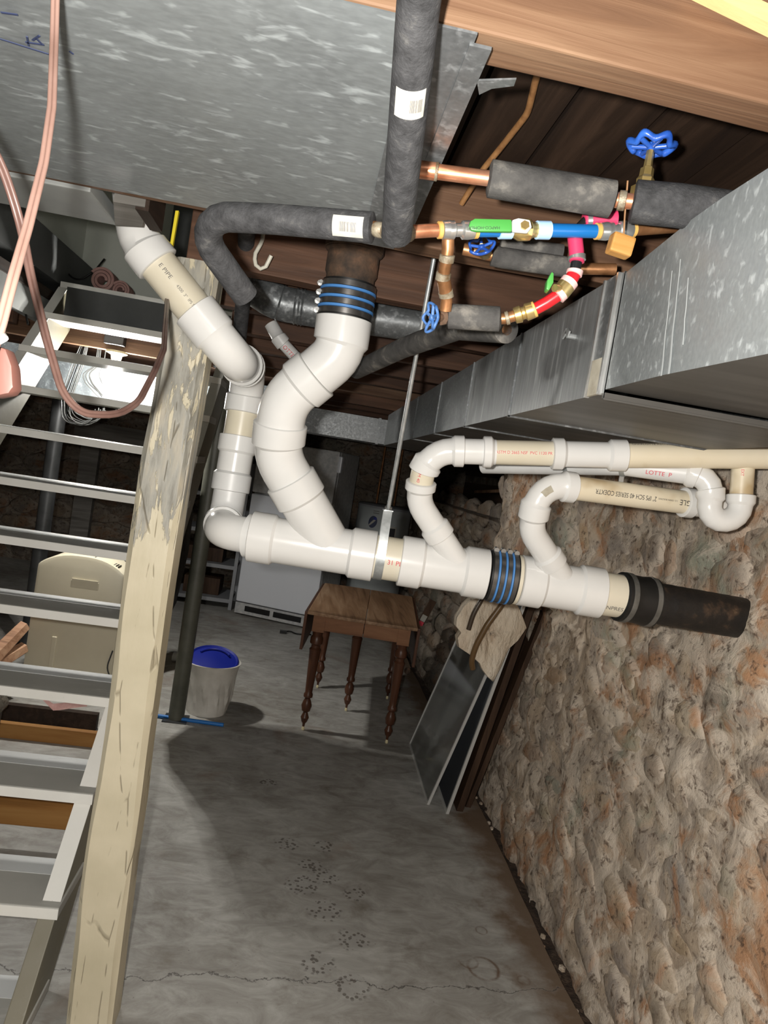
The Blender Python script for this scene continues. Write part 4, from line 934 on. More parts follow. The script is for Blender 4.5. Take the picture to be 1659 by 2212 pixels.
v_, f_ = text_mesh('HAPCO-HOMEX', 0.0056); m_ = MB(); base = P(1080,489,0.9243)
m_.poly([base - cright*x - (-cdown)*y for x, y, z in v_], f_); m_.build('lettering', M['ink'], t, smooth=0)
# riser with elbow down to the lower line
l3 = Path([P(968,512,0.955), P(968,545,0.96), P(955,608,0.985), P(966,640,1.0), P(962,672,1.01)], [0,0.04,0.025,0.03,0]); x3 = l3.px
t = thing('copper_riser', 'soldered copper riser dropping from the blue water line to the lower foam', 'pipe', l3.p[-1])
run_tube(l3, 0, l3.L, 0.0085, 'copper_tube', 'copper_dull', t)
for x, y in ((966,556),(957,595),(962,634)): run_tube(l3, x3(x,y)-0.004, x3(x,y)+0.006, 0.0105, 'solder_ring', 'solder', t)
run_tube(l3, x3(957,595), x3(962,634), 0.0098, 'elbow_fitting', 'copper_dull', t)
# lower line with foam, brass fitting, red tube, lever valve, pink tube
l4 = Path([P(950,682,1.03), P(1085,690,1.02), P(1155,669,1.01), P(1206,640,1.0), P(1240,596,1.0), P(1247,560,1.0), P(1238,478,1.0), P(1345,470,1.0)], [0,0.03,0.08,0.05,0.03,0.03,0.016,0]); x4 = l4.px
t = thing('water_pipe', 'red and pink plastic hot water line with a small green lever beside the duct', 'pipe', l4.at(l4.L/2)[0])
run_tube(l4, 0, x4(1115,688), 0.0080, 'copper_tube', 'copper_dull', t)
run_tube(l4, x4(966,683), x4(1083,690), 0.0178, 'foam_sleeve', 'foam_dusty', t, 24, 0.006)
for x, y in ((1092,689),(1112,688)): run_tube(l4, x4(x,y), x4(x,y)+0.006, 0.0098, 'solder_ring', 'solder', t)
m_ = MB(); q0, q1 = x4(1112,687), x4(1152,671); w_ = q1-q0; l4.tube(m_, [(q0, 0.009), (q0+0.001, 0.0115), (q0+w_*0.35, 0.0122), (q0+w_*0.42, 0.009), (q0+w_*0.55, 0.009), (q0+w_*0.62, 0.0125), (q1, 0.0118)], 20); m_.build('push_fitting', M['brass'], t)
run_tube(l4, x4(1150,671), x4(1158,668), 0.0115, 'tan_collar', 'tan_ring', t)
run_tube(l4, x4(1156,669), x4(1206,640), 0.0088, 'red_tube', 'pex_red', t)
run_tube(l4, x4(1205,641), x4(1214,632), 0.0125, 'pale_ring', 'pale_pink', t)
run_tube(l4, x4(1212,634), x4(1226,617), 0.0128, 'valve_body', 'brass', t)
run_tube(l4, x4(1224,619), x4(1233,607), 0.0128, 'pale_ring', 'pale_pink', t)
run_tube(l4, x4(1232,608), x4(1242,592), 0.0098, 'red_tube', 'pex_red', t)
run_tube(l4, x4(1241,594), x4(1244,584), 0.0115, 'pale_ring', 'pale_pink', t)
run_tube(l4, x4(1243,590), x4(1247,560), 0.0078, 'black_elbow', 'black_plastic', t)
run_tube(l4, x4(1247,567), x4(1240,498), 0.0105, 'pink_tube', 'pex_pink', t)
run_tube(l4, x4(1247,558)-0.003, x4(1247,558)+0.004, 0.0122, 'clamp_ring', 'steel', t)
run_tube(l4, x4(1241,502), x4(1266,476), 0.0080, 'black_elbow', 'black_plastic', t)
run_tube(l4, x4(1260,477), x4(1332,471), 0.0108, 'pink_tube', 'pex_pink', t); run_tube(l4, x4(1269,476)-0.003, x4(1269,476)+0.005, 0.0122, 'clamp_ring', 'steel', t)
m_ = MB(); m_.cyl(P(1220,625,1.0), P(1198,622,0.985), 0.0055, 12); m_.build('stem', M['brass'], t)
lever([(1192,586),(1197,590),(1196,610),(1186,628),(1180,624),(1182,606)], 0.97, 0.016, 'green', 'lever', t)
# gate valve at the riser foot, with its wheel seen almost edge on
gv = thing('gate_valve', 'small worn blue handwheel seen edge on left of the lower foam sleeve', 'valve', P(945,684,1.02))
c0, c1 = P(962,686,1.03), P(931,686,0.985); d = (c1-c0).normalized(); m_ = MB(); m_.lathe(c0, d, [(0, 0.011), (0.014, 0.011), (0.018, 0.006), ((c1-c0).length, 0.004)], 8); m_.build('bonnet', M['rust'], gv, smooth=0)
m_ = MB(); handwheel(m_, c1, cright*-0.9-cfwd*0.42, 0.0185, 5, 0.2, 0.11); m_.build('handwheel', M['wheel_old'], gv, smooth=60)
# second pair of pipes behind, with a wheel facing the viewer
l5 = Path([P(1000,538,1.17), P(1080,556,1.17), P(1245,580,1.17), P(1330,582,1.17)], 0.03); x5 = l5.px
t = thing('water_pipe', 'foam wrapped pipe behind the blue line, carrying the flat blue handwheel', 'pipe', l5.at(l5.L/2)[0])
run_tube(l5, 0, l5.L, 0.0095, 'copper_tube', 'copper_dull', t); run_tube(l5, x5(1062,553), x5(1232,579), 0.0165, 'foam_sleeve', 'foam_dusty', t)
l6 = Path([P(1080,528,1.2), P(1215,548,1.2)], 0); t = thing('foam_wrapped_pipe', 'short foam wrapped pipe above the flat blue handwheel, behind the blue line', 'pipe', l6.p[0]); run_tube(l6, 0, l6.L, 0.0150, 'foam_sleeve', 'foam_dusty', t); run_tube(l6, l6.L-0.01, l6.L+0.0, 0.008, 'copper_tube', 'copper_dull', t)
gv = thing('gate_valve', 'flat blue handwheel facing the viewer just below the green lever', 'valve', P(1040,540,1.12))
c0, c1 = P(1048,545,1.16), P(1040,531,1.09); d = (c1-c0).normalized(); m_ = MB(); m_.lathe(c0, d, [(0, 0.012), (0.03, 0.010), ((c1-c0).length, 0.004)], 8); m_.build('bonnet', M['brass'], gv, smooth=0)
m_ = MB(); handwheel(m_, c1, -cfwd*0.82-cdown*0.5+cright*-0.2, 0.0185, 5, 0.9, 0.12); m_.build('handwheel', M['wheel_blue'], gv, smooth=60)
# wooden tag block tied to the line
m_ = MB(); m_.box(P(1340,531,0.945), (0.031, 0.02, 0.026), Matrix.Rotation(0.12, 3, 'Y')); wbk = m_.build('wooden_block', M['block_orange'], smooth=0, bevel=0.003); tag(wbk, 'small orange wooden block hung by a string at the duct corner', 'wood block')
sg_ = Path([P(1347,515,0.945), P(1350,460,0.93), P(1356,390,0.915)], 0.1); m_ = MB(); sg_.tube(m_, 0.0012, 6); m_.build('string', M['cable'], wbk, org=root_org(wbk))
cb = Path([P(1176,105,0.93), P(1156,178,1.00), P(1140,245,1.08), P(1085,315,1.18), P(1040,370,1.24), P(997,440,1.30)], 0.1); m_ = MB(); cb.tube(m_, 0.0052, 12); tag(m_.build('electric_cable', M['cable'], smooth=60), 'brown cloth covered cable running up into the joist bay', 'cable')
# ---------------------------------------------------------------- sheet metal
XP = 0.112
t = thing('sheet_metal_pan', 'wide flat galvanized sheet metal pan nailed under the joists overhead', 'duct', (-1.2, 1.0, ZJ))
mb = MB(); nx, ny = 40, 14; rs = []
for i in range(nx+1):
    x = -2.6 + (XP-0.075+2.6)*i/nx
    rs.append([Vector((x, 0.69+(1.352-0.69)*j/ny, ZJ-0.0035+0.0022*noise.noise(Vector((x*2.5, j*0.5, 2))))) for j in range(ny+1)])
mb.rings(rs, close=False, cap=False)
up_ = [[v+Vector((0,0,0.0015)) for v in r] for r in rs]; mb.rings(up_, close=False, cap=False)
mb.build('sheet', M['pan'], t, smooth=60)
mb = MB(); mb.span((XP-0.078, 0.685, ZJ-0.008), (XP-0.018, 1.36, ZJ-0.0055)); mb.build('edge_strip', M['duct_old'], t, smooth=0)
mb = MB(); mb.span((XP-0.022, 0.700, ZJ-0.010), (XP, 1.33, ZJ-0.0065)); mb.span((XP-0.003, 0.74, ZJ-0.008), (XP, 1.33, ZS-0.02)); mb.build('folded_flange', M['duct_old'], t, smooth=0)
mb = MB(); mb.plate([PZ(x, y, ZJ-0.009) for x, y in ((1030,175),(1115,172),(1110,186),(1062,192),(1035,205))], (0,0,0.002)); mb.build('bent_tab', M['duct_old'], t, smooth=0)
for (a, b_) in (((2,28),(38,33)), ((0,85),(105,118)), ((55,92),(95,98)), ((58,80),(62,100)), ((70,88),(85,78)), ((150,112),(158,118)), ((78,84),(90,96))):
    p0, p1 = PZ(*a, ZJ-0.0062), PZ(*b_, ZJ-0.0062); d = (p1-p0).normalized(); n_ = Vector((-d.y, d.x, 0))*0.0011
    mb = MB(); mb.plate([p0-n_, p1-n_, p1+n_, p0+n_], (0,0,0.001)); mb.build('marker_stroke', M['ink_blue'], t, smooth=0)
# right supply duct
XD, ZB, ZT = 0.437, 1.681, 1.872
t = thing('supply_duct', 'long galvanized supply duct running away on the right above the white pipes', 'duct', (0.66, 2.3, ZB))
def boxduct(x0, x1, y0, y1, z0, z1, mats, parent, name, thk=0.002):
    mb = MB(); mb.poly([(x0,y0,z0),(x0,y1,z0),(x0,y1,z1),(x0,y0,z1)], [(0,1,2,3)]); o = mb.build('side_sheet', M[mats[0]], parent, smooth=0)
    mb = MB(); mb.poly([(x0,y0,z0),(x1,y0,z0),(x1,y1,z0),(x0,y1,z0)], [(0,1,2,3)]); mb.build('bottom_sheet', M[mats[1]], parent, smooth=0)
    mb = MB(); mb.poly([(x0,y0,z1),(x1,y0,z1),(x1,y1,z1),(x0,y1,z1)], [(0,1,2,3)]); mb.build('top_sheet', M[mats[0]], parent, smooth=0)
    mb = MB(); mb.poly([(x1,y0,z0),(x1,y1,z0),(x1,y1,z1),(x1,y0,z1)], [(0,1,2,3)]); mb.build('side_sheet', M[mats[0]], parent, smooth=0)
XE = 0.93; ycl = 1.085
segs = [(ycl, 1.62), (1.62, 2.10), (2.10, 2.62), (2.62, 3.2), (3.2, 4.45)]
for i, (a, b_) in enumerate(segs):
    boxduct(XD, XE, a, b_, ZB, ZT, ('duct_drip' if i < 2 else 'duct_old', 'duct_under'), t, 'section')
    if i:
        mb = MB(); mb.span((XD-0.004, a-0.004, ZB-0.003), (XD+0.001, a+0.004, ZT)); mb.span((XD-0.004, a-0.004, ZB-0.004), (XE, a+0.004, ZB)); mb.build('seam', M['duct_old'], t, smooth=0)
# flared near section
A = [Vector((XD, ycl, ZB)), Vector((XD-0.012, 0.85, ZB+0.004)), Vector((XD-0.014, 0.30, ZB-0.03))]
mb = MB(); rs = []
for i in range(36):
    y = ycl-0.004 - i*0.07; k = min(1, i/12); fl = 0.03*math.sin(min(1, i/3)*math.pi/2)
    x0 = XD - 0.012*min(1, i/3); zb = ZB + 0.005 - 0.020*k; zt = ZT - 0.004 + 0.012*min(1, i/4)
    rs.append([Vector((XE, y, zb)), Vector((XE, y, zt)), Vector((x0, y, zt)), Vector((x0, y, zb))])
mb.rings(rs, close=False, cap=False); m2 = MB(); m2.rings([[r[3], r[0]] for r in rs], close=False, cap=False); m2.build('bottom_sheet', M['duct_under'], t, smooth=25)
ns = mb.build('near_section', M['duct'], t, smooth=25)
for dx in (0.0, 0.052):
    mb = MB(); mb.span((XD-0.0065, ycl+0.012+dx-0.003, ZB-0.002), (XD+0.001, ycl+0.012+dx+0.003, ZT)); mb.build('drive_cleat', M['steel'], t, smooth=0)
mb = MB(); mb.span((XD-0.003, ycl+0.012, ZB), (XD+0.001, ycl+0.064, ZT)); mb.build('cleat_strip', M['duct_old'], t, smooth=0)
mb = MB(); mb.span((XD-0.005, ycl+0.014, ZB-0.001), (XD, ycl+0.058, ZB+0.058)); mb.build('tape_patch', M['tape'], t, smooth=0)
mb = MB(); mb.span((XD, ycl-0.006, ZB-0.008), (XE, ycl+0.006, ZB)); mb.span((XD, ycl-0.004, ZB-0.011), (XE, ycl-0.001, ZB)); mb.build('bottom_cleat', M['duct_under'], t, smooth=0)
mb = MB(); q = PX(1243, 728, XD); mb.cyl(q+Vector((0.002,0,0)), q-Vector((0.016,0,0)), 0.005, 10); mb.box(q-Vector((0.018,0.008,-0.004)), (0.003, 0.018, 0.010), Matrix.Rotation(0.5,3,'X')); mb.box(q-Vector((0.018,-0.008,-0.004)), (0.003, 0.018, 0.010), Matrix.Rotation(-0.5,3,'X')); mb.build('wing_nut', M['zinc'], t, smooth=0)
for (xa, ya, xb, yb, w_) in ((1452,585,1428,812,4),(1470,560,1444,808,5),(1487,600,1475,745,3)):
    a, b_ = PX(xa, ya, XD-0.0135), PX(xb, yb, XD-0.0135); mb = MB(); rs = []
    for i in range(15):
        k = i/14; c = a.lerp(b_, k)+Vector((0, 0.0015*noise.noise(Vector((k*4, xa, 0))), 0)); hw_ = w_*0.0006*(0.35+0.6*k+0.35*noise.noise(Vector((k*7, xa, 3)))); rs.append([c-Vector((0,hw_,0)), c-Vector((0.0005,0,0)), c+Vector((0,hw_,0)), c+Vector((0.0003,0,0))])
    mb.rings(rs); mb.build('dried_drip', M['drip'], ns)
# cross trunk beyond the stairs
t = thing('trunk_duct', 'galvanized trunk duct crossing the far ceiling, brightly lit behind the stairs', 'duct', (-1.4, 4.45, ZB))
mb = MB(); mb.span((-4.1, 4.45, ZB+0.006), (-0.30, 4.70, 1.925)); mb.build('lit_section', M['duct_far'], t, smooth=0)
mb = MB(); mb.span((-0.30, 4.45, ZB+0.006), (XE, 4.70, 1.84)); mb.build('far_section', M['duct_old'], t, smooth=0)
mb = MB(); mb.span((XD-0.055, 4.442, ZB), (XD-0.04, 4.705, 1.845)); mb.build('seam', M['duct_old'], t, smooth=0)
mb = MB(); mb.span((-0.312, 4.442, ZB), (-0.297, 4.705, 1.93)); mb.build('seam', M['duct_old'], t, smooth=0)
# round branch duct behind the stack
t = thing('round_duct', 'round galvanized branch duct crossing behind the S bend', 'duct', P(740,670,2.02))
rd = Path([P(520,600,2.00), P(600,655,2.03), P(700,672,2.04), P(930,705,2.08)], [0,0.15,0.1,0]); rx = rd.px
mb = MB(); rd.tube(mb, [(0, 0.052), (rx(600,655), 0.0505)], 28); mb.build('elbow_section', M['duct_old'], t)
mb = MB(); rd.tube(mb, [(rx(600,655), 0.0495), (rd.L, 0.0495)], 28); mb.build('pipe_section', M['duct_old'], t)
for x, y in ((606,656),(640,662),(648,663),(655,664)):
    q = rx(x,y); mb = MB(); rd.tube(mb, [(q-0.003, 0.0497), (q, 0.0525), (q+0.003, 0.0497)], 28); mb.build('crimp_ring', M['duct_old'], t)

# ---------------------------------------------------------------- lamp and cords
LX, LY = -1.115, 4.017
t = thing('ceiling_lamp', 'bare lit bulb in a porcelain holder under the ceiling behind the stairs', 'lamp', (LX, LY, 1.78))
mb = MB(); mb.box((LX, 3.955, 2.0), (0.10, 0.06, 0.09)); mb.build('junction_box', M['box_dark'], t, smooth=0, bevel=0.004)
mb = MB(); mb.lathe((LX, LY, ZJ+0.002), (0,0,-1), [(0, 0.055), (0.012, 0.055), (0.022, 0.03), (0.05, 0.024), (0.055, 0.020)], 24); mb.build('lamp_holder', M['porcelain'], t)
mb = MB(); mb.lathe((LX, LY, ZJ-0.050), (0,0,-1), [(0, 0.013), (0.02, 0.014), (0.035, 0.022), (0.055, 0.0295), (0.075, 0.0295), (0.092, 0.02), (0.1, 0.004)], 20); mb.build('bulb', M['bulb'], t, smooth=60)
point_light('bulb_light', (LX, LY, ZJ-0.115), 280.0, (1.0, 0.965, 0.90), 0.036)
def cord(nodes, r, mat, name, label, cat='cord', twin=0.0, rad=0.15):
    p_ = Path(nodes, rad); mb = MB()
    if twin:
        for s in (-1, 1):
            rs = []
            for i in range(0, len(p_.p)):
                side = p_.t[i].cross((CAM-p_.p[i]).normalized()).normalized(); c = p_.p[i]+side*s*twin; n_ = p_.n[i]; b_ = p_.t[i].cross(n_)
                rs.append([c+n_*math.cos(k*math.pi/5)*r+b_*math.sin(k*math.pi/5)*r for k in range(10)])
            mb.rings(rs)
    else: p_.tube(mb, r, 12)
    return tag(mb.build(name, M[mat], smooth=60), label, cat), p_
ec, _ = cord([P(121,-90,0.66), P(118,60,0.67), P(112,230,0.63), P(95,350,0.60), P(60,490,0.555), P(28,600,0.52), P(2,700,0.50), P(-18,760,0.49)], 0.0021, 'cord_pink', 'extension_cord', 'salmon pink extension cord hanging close by at the upper left', 'cord', 0.0019)
cord([P(-60,250,0.72), P(0,345,0.74), P(45,480,0.76), P(65,590,0.80), P(100,730,0.84), P(135,850,0.88), P(175,893,0.90), P(255,898,0.95), P(300,868,1.0), P(335,800,1.1), P(354,755,1.2), P(358,690,1.4), P(362,630,1.75)], 0.0028, 'cord_brown', 'extension_cord', 'brown extension cord looping in front of the stairs and up to the post', 'cord', 0.0022)
t = thing('plug', 'brick red plug block at the left edge held by a white tie', 'plug', P(5,800,0.5))
mb = MB(); mb.plate([P(x,y,0.50) for x, y in ((-20,742),(12,752),(18,770),(25,790),(28,836),(18,850),(-20,858))], cfwd*0.014); mb.build('plug_body', M['plug'], t, smooth=30, bevel=0.003)
tie = Path([P(-15,745,0.492), P(2,742,0.488), P(12,730,0.495), P(4,720,0.505)], 0.006); mb = MB(); tie.tube(mb, 0.0022, 8); mb.build('tie', M['paper'], t)
# bundle of wires behind the stairs, and the black cable in the stair opening
rnd = random.Random(5)
t = thing('wire_bundle', 'coil of thin grey wires hanging behind the stair treads', 'wire', P(170,840,3.95))
for i in range(11):
    dx = rnd.uniform(-14, 14); z = 3.98+rnd.uniform(-0.04, 0.04); w_ = rnd.uniform(25, 48); h_ = rnd.uniform(0, 26)
    a = Path([P(185+dx*0.6,738,z), P(168+dx,790,z), P(146+dx,850,z), P(148+dx,885+h_,z), P(172+dx+w_*0.3,905+h_*0.6,z), P(175+w_+dx*0.3,895+h_*0.4,z), P(180+w_,880+h_*0.3,z)], 0.07); mb = MB(); a.tube(mb, 0.003, 6, ); mb.build('wire', M['wire_grey'], t, smooth=60)
for i in range(5):
    dx = rnd.uniform(-10, 12); a = Path([P(222+dx,742,3.97), P(216+dx,790,3.97), P(196+dx*2,808,3.97), P(205+dx*2,828,3.97), P(224+dx,850+rnd.uniform(0,12),3.97)], 0.05); mb = MB(); a.tube(mb, 0.0032, 6); mb.build('wire', M['wire_grey'], t, smooth=60)
cord([P(60,700,3.3), P(50,650,3.5), P(60,570,3.6), P(72,500,3.62), P(80,484,3.63), P(95,510,3.7), P(120,560,3.75), P(145,590,3.8), P(160,603,3.8), P(176,604,3.8), P(205,585,3.8), P(225,560,3.9)], 0.005, 'black_wire', 'electric_cable', 'thin black cable drooping across the stair opening', 'cable', 0, 0.1)
# ---------------------------------------------------------------- furniture and stored things
# drop-leaf table
tb = thing('drop_leaf_table', 'old brown drop leaf table with turned legs on the far floor', 'table', (0.47, 4.33, 0))
Rz = Matrix.Rotation(math.radians(-6.5), 3, 'Z'); O = Vector((0.47, 4.33, 0))
def T(x, y, z): return O + Rz @ Vector((x, y, z))
TH = 0.70; hw, hd = 0.305, 0.50
def tbox(mb, lo, hi):
    c = (Vector(lo)+Vector(hi))/2; s = Vector(hi)-Vector(lo); mb.box(T(*c), s, Rz); return mb
def bowed(x0, x1):
    pts = []
    for i in range(9):
        x = x0+(x1-x0)*i/8; pts.append(T(x, -hd-0.03*math.cos(x/hw*1.25), TH-0.018))
    for i in range(9):
        x = x1+(x0-x1)*i/8; pts.append(T(x, hd+0.03*math.cos(x/hw*1.25), TH-0.018))
    return pts
for a, b_ in ((-hw, 0.014), (0.017, hw)):
    mb = MB(); mb.plate(bowed(a, b_), (0,0,0.018)); mb.build('top_board', M['table_top'], tb, smooth=0, bevel=0.003)
for s in (-1, 1):
    mb = MB(); tbox(mb, (s*(hw+0.008)-0.008, -hd, TH-0.22), (s*(hw+0.008)+0.008, hd, TH-0.004)); mb.build('drop_leaf', M['table_leg'], tb, smooth=0, bevel=0.003)
for (lo, hi) in (((-0.235,-0.425,TH-0.115),(0.011,-0.405,TH-0.019)), ((0.015,-0.425,TH-0.115),(0.235,-0.405,TH-0.019)), ((-0.235,0.405,TH-0.115),(0.235,0.425,TH-0.019)), ((-0.25,-0.4,TH-0.115),(-0.23,0.4,TH-0.019)), ((0.23,-0.4,TH-0.115),(0.25,0.4,TH-0.019))):
    mb = MB(); tbox(mb, lo, hi); mb.build('apron', M['table_apron'], tb, smooth=0)
legp = [(0.0,0.006),(0.02,0.008),(0.03,0.016),(0.055,0.024),(0.075,0.016),(0.085,0.013),(0.095,0.024),(0.125,0.030),(0.15,0.022),(0.165,0.014),(0.175,0.026),(0.19,0.026),(0.2,0.020),(0.23,0.022),(0.43,0.031),(0.45,0.034),(0.46,0.026),(0.475,0.026),(0.485,0.036),(0.515,0.036),(0.53,0.028),(0.545,0.030),(0.56,0.034)]
for i, (x, y) in enumerate(((-0.24,-0.40),(0.24,-0.40),(-0.24,0.40),(0.24,0.40),(-0.02,0.03))):
    mb = MB(); mb.lathe(T(x, y, 0.02), (0,0,1), legp, 20); lg_ = mb.build('leg', M['table_leg'], tb)
    mb = MB(); tbox(mb, (x-0.034, y-0.034, 0.575), (x+0.034, y+0.034, TH-0.019)); mb.build('leg_block', M['table_apron'], lg_, smooth=0)
    mb = MB(); mb.lathe(T(x, y, 0.0), (0,0,1), [(0,0.006),(0.004,0.009),(0.014,0.009),(0.022,0.006)], 12); mb.build('caster', M['porcelain'], lg_)
# refrigerator
FL_, FR_ = Vector((-0.49, 6.66, 0)), Vector((0.25, 6.40, 0)); u = (FR_-FL_).normalized(); v = Vector((-u.y, u.x, 0)); FW = (FR_-FL_).length
fr = thing('refrigerator', 'white refrigerator standing at the back behind the drain pipes', 'refrigerator', (FL_+FR_)/2 + v*0.33)
def fb(mb, a0, a1, b0, b1, z0, z1): mb.hexa([FL_+u*a+v*b_+Vector((0,0,z)) for z in (z0, z1) for a, b_ in ((a0,b0),(a1,b0),(a1,b1),(a0,b1))]); return mb
mb = MB(); fb(mb, 0, FW, 0.06, 0.68, 0.03, 1.64); mb.build('cabinet', M['appliance_shaded'], fr, smooth=0, bevel=0.01)
mb = MB(); fb(mb, 0, FW, 0.0, 0.055, 0.125, 1.14); mb.build('door', M['appliance'], fr, smooth=0, bevel=0.012)
mb = MB(); fb(mb, 0, FW, 0.0, 0.055, 1.155, 1.64); mb.build('freezer_door', M['appliance_shaded'], fr, smooth=0, bevel=0.012)
mb = MB(); fb(mb, 0, FW, 0.005, 0.055, 0.015, 0.115); kp = mb.build('kick_plate', M['appliance_shaded'], fr, smooth=0)
for a0, a1 in ((0.10, 0.35), (0.385, 0.66)):
    mb = MB(); fb(mb, a0, a1, 0.001, 0.006, 0.045, 0.095); mb.build('vent_slot', M['black_plastic'], kp, smooth=0)
mb = MB(); fb(mb, FW-0.004, FW+0.03, 0.0, 0.05, 1.45, 1.60); mb.build('hinge_handle', M['appliance'], fr, smooth=0, bevel=0.01)
# black cord with a plug end on the floor beside it
pc = Path([PZ(612,1366,0.006), PZ(625,1362,0.006), PZ(640,1370,0.006), PZ(672,1371,0.006)], 0.05); mb = MB(); pc.tube(mb, 0.007, 8); mb.box(PZ(612,1365,0.012), (0.06,0.04,0.024)); tag(mb.build('power_cord', M['black_wire'], smooth=60), 'short black power cord on the floor by the refrigerator', 'cord')
# water heater
wc = Vector((0.81, 7.1, 0)); wh = thing('water_heater', 'grey cylindrical water heater tank behind the hanger strap', 'water heater', wc)
mb = MB(); mb.lathe(wc+Vector((0,0,0.04)), (0,0,1), [(0,0.255),(0.01,0.27),(1.13,0.27),(1.135,0.272)], 40); mb.build('tank', M['heater'], wh)
mb = MB(); mb.lathe(wc+Vector((0,0,1.165)), (0,0,1), [(0,0.275),(0.02,0.275),(0.035,0.25),(0.04,0.05)], 40); mb.build('top_cap', M['shelf_grey'], wh)
for a in (0.4, 2.3, 4.4):
    mb = MB(); mb.lathe(wc+Vector((0.2*math.cos(a),0.2*math.sin(a),0)), (0,0,1), [(0,0.02),(0.05,0.02)], 8); mb.build('foot', M['shelf_grey'], wh)
whp = Path([wc, wc+Vector((0,0,1.2))], 0); ca = whp.cam_angle(1.0)
def wh_oval(q, da, w_, h_, mat, r, name, parent, rot=0):
    mb = MB(); pts = []
    for i in range(24):
        a = 2*math.pi*i/24; x, y = w_*math.cos(a), h_*math.sin(a); x, y = x*math.cos(rot)-y*math.sin(rot), x*math.sin(rot)+y*math.cos(rot)
        pts.append(whp.surf(q+y, ca+da+x/r, r))
    mb.poly(pts, [tuple(range(24))]); return mb.build(name, mat, parent, smooth=0)
em = wh_oval(1.03, -0.37, 0.045, 0.060, M['ink_blue'], 0.2725, 'emblem', wh, -0.2)
wh_oval(1.03, -0.37, 0.010, 0.056, M['paper'], 0.2735, 'emblem_stripe', em, -0.75); wh_oval(1.065, -0.29, 0.018, 0.014, M['lid_blue'], 0.2737, 'emblem_spot', em)
patch_on_path(whp, 0.83, 1.01, ca+0.22, ca+0.55, 0.2722, M['paper'], wh, 'data_label'); patch_on_path(whp, 0.86, 0.995, ca+0.26, ca+0.50, 0.2732, M['ink'], wh, 'label_print')
for da, q in ((-0.40,1.135),(-0.40,1.115)): patch_on_path(whp, q, q+0.006, ca+da, ca+da+0.22, 0.2722, M['ink_grey'], wh, 'label_line')
for i, x in enumerate((0.72, 0.90)):
    mb = MB(); mb.cyl((x, 7.15, 1.2), (x, 7.15, 1.92), 0.011, 10); mb.build('supply_pipe', M['copper_dull'], wh)
# steel shelving
sh = thing('shelving_unit', 'grey steel shelving unit left of the refrigerator', 'shelves', (-0.93, 7.2, 0)); X0, X1, Y0, Y1 = -1.33, -0.545, 6.80, 7.25
for x in (X0, X1):
    for y in (Y0, Y1): mb = MB(); mb.span((x-0.016, y-0.016, 0), (x+0.016, y+0.016, 1.5)); mb.build('upright', M['shelf_grey'], sh, smooth=0)
for z in (0.10, 0.42, 0.74, 1.08, 1.44): mb = MB(); mb.span((X0, Y0-0.017, z-0.035), (X1, Y1+0.017, z)); mb.build('shelf', M['shelf_grey'], sh, smooth=0)
for (x, z, w_, h_, lab) in ((-0.85, 0.10, 0.34, 0.16, 'brown carton on the bottom shelf'), (-0.9, 0.42, 0.42, 0.13, 'brown carton on the second shelf'), (-0.8, 0.74, 0.30, 0.16, 'dark carton on the middle shelf')):
    mb = MB(); mb.span((x-w_/2, Y0+0.1, z+0.001), (x+w_/2, Y1-0.05, z+h_)); tag(mb.build('carton', M['plank' if z > 0.5 else 'frame_wood'], smooth=0, bevel=0.004), lab, 'box')
# waste bin with blue lid
bc = Vector((-0.375, 4.085, 0)); bn = thing('waste_bin', 'white swirled plastic bin on the floor beside the jack post', 'bin', bc); mb = MB(); rs = []; nb = 48
hb_ = 0.29
for i in range(19):
    k = i/18; r = 0.112+0.040*k+0.0; z = hb_*k; amp = 0.011*math.sin(min(1, k*1.3)*math.pi) if k < 0.78 else 0
    rs.append([bc+Vector((math.cos(2*math.pi*j/nb), math.sin(2*math.pi*j/nb), 0))*(r+amp*math.sin(12*(2*math.pi*j/nb)+k*5))+Vector((0,0,z)) for j in range(nb)])
rim = [[bc+Vector((math.cos(2*math.pi*j/nb), math.sin(2*math.pi*j/nb), 0))*r+Vector((0,0,z)) for j in range(nb)] for r, z in ((0.157,hb_),(0.159,hb_+0.006),(0.152,hb_+0.008),(0.147,hb_),(0.118,0.02),(0.001,0.012))]
mb.rings(rs+rim, cap=True); mb.build('bin_shell', M['bin_white'], bn, smooth=50)
lc = bc+Vector((0.0,0.005,hb_+0.012)); lax = Vector((0.05,-0.30,0.95)).normalized()
lid = thing('bucket_lid', 'round blue plastic lid tilted in the top of the white bin', 'lid', lc)
mb = MB(); mb.lathe(lc, lax, [(-0.03,0.120),(-0.012,0.142),(0.0,0.143),(0.004,0.137),(-0.004,0.128),(0.006,0.05),(0.008,0.002)], 40); mb.build('lid_disc', M['lid_blue'], lid, smooth=40)
a = lax.orthogonal().normalized(); b_ = lax.cross(a); hp = [lc+lax*0.010+(Vector((1,0,0))*math.cos(t_)+ (lax.cross(Vector((1,0,0)))).normalized()*math.sin(t_))*0.092 for t_ in [math.pi*(0.15+0.7*i/10) for i in range(11)]]
hp_ = Path(hp, 0.01); mb = MB(); hp_.tube(mb, 0.006, 8); mb.build('handle', M['lid_blue'], lid)
st_ = Path([PZ(338,1546,0.0105), PZ(483,1566,0.0105)], 0); mb = MB(); st_.tube(mb, 0.0105, 12); tag(mb.build('blue_stick', M['stick_blue'], smooth=60), 'bright blue rod lying on the floor in front of the bin', 'stick')
wt = Path([PZ(375,1418,0.035), PZ(430,1428,0.035)], 0); mb = MB(); wt.tube(mb, 0.035, 16); tag(mb.build('white_tube', M['appliance'], smooth=60), 'white tube lying on the floor behind the bin', 'tube')
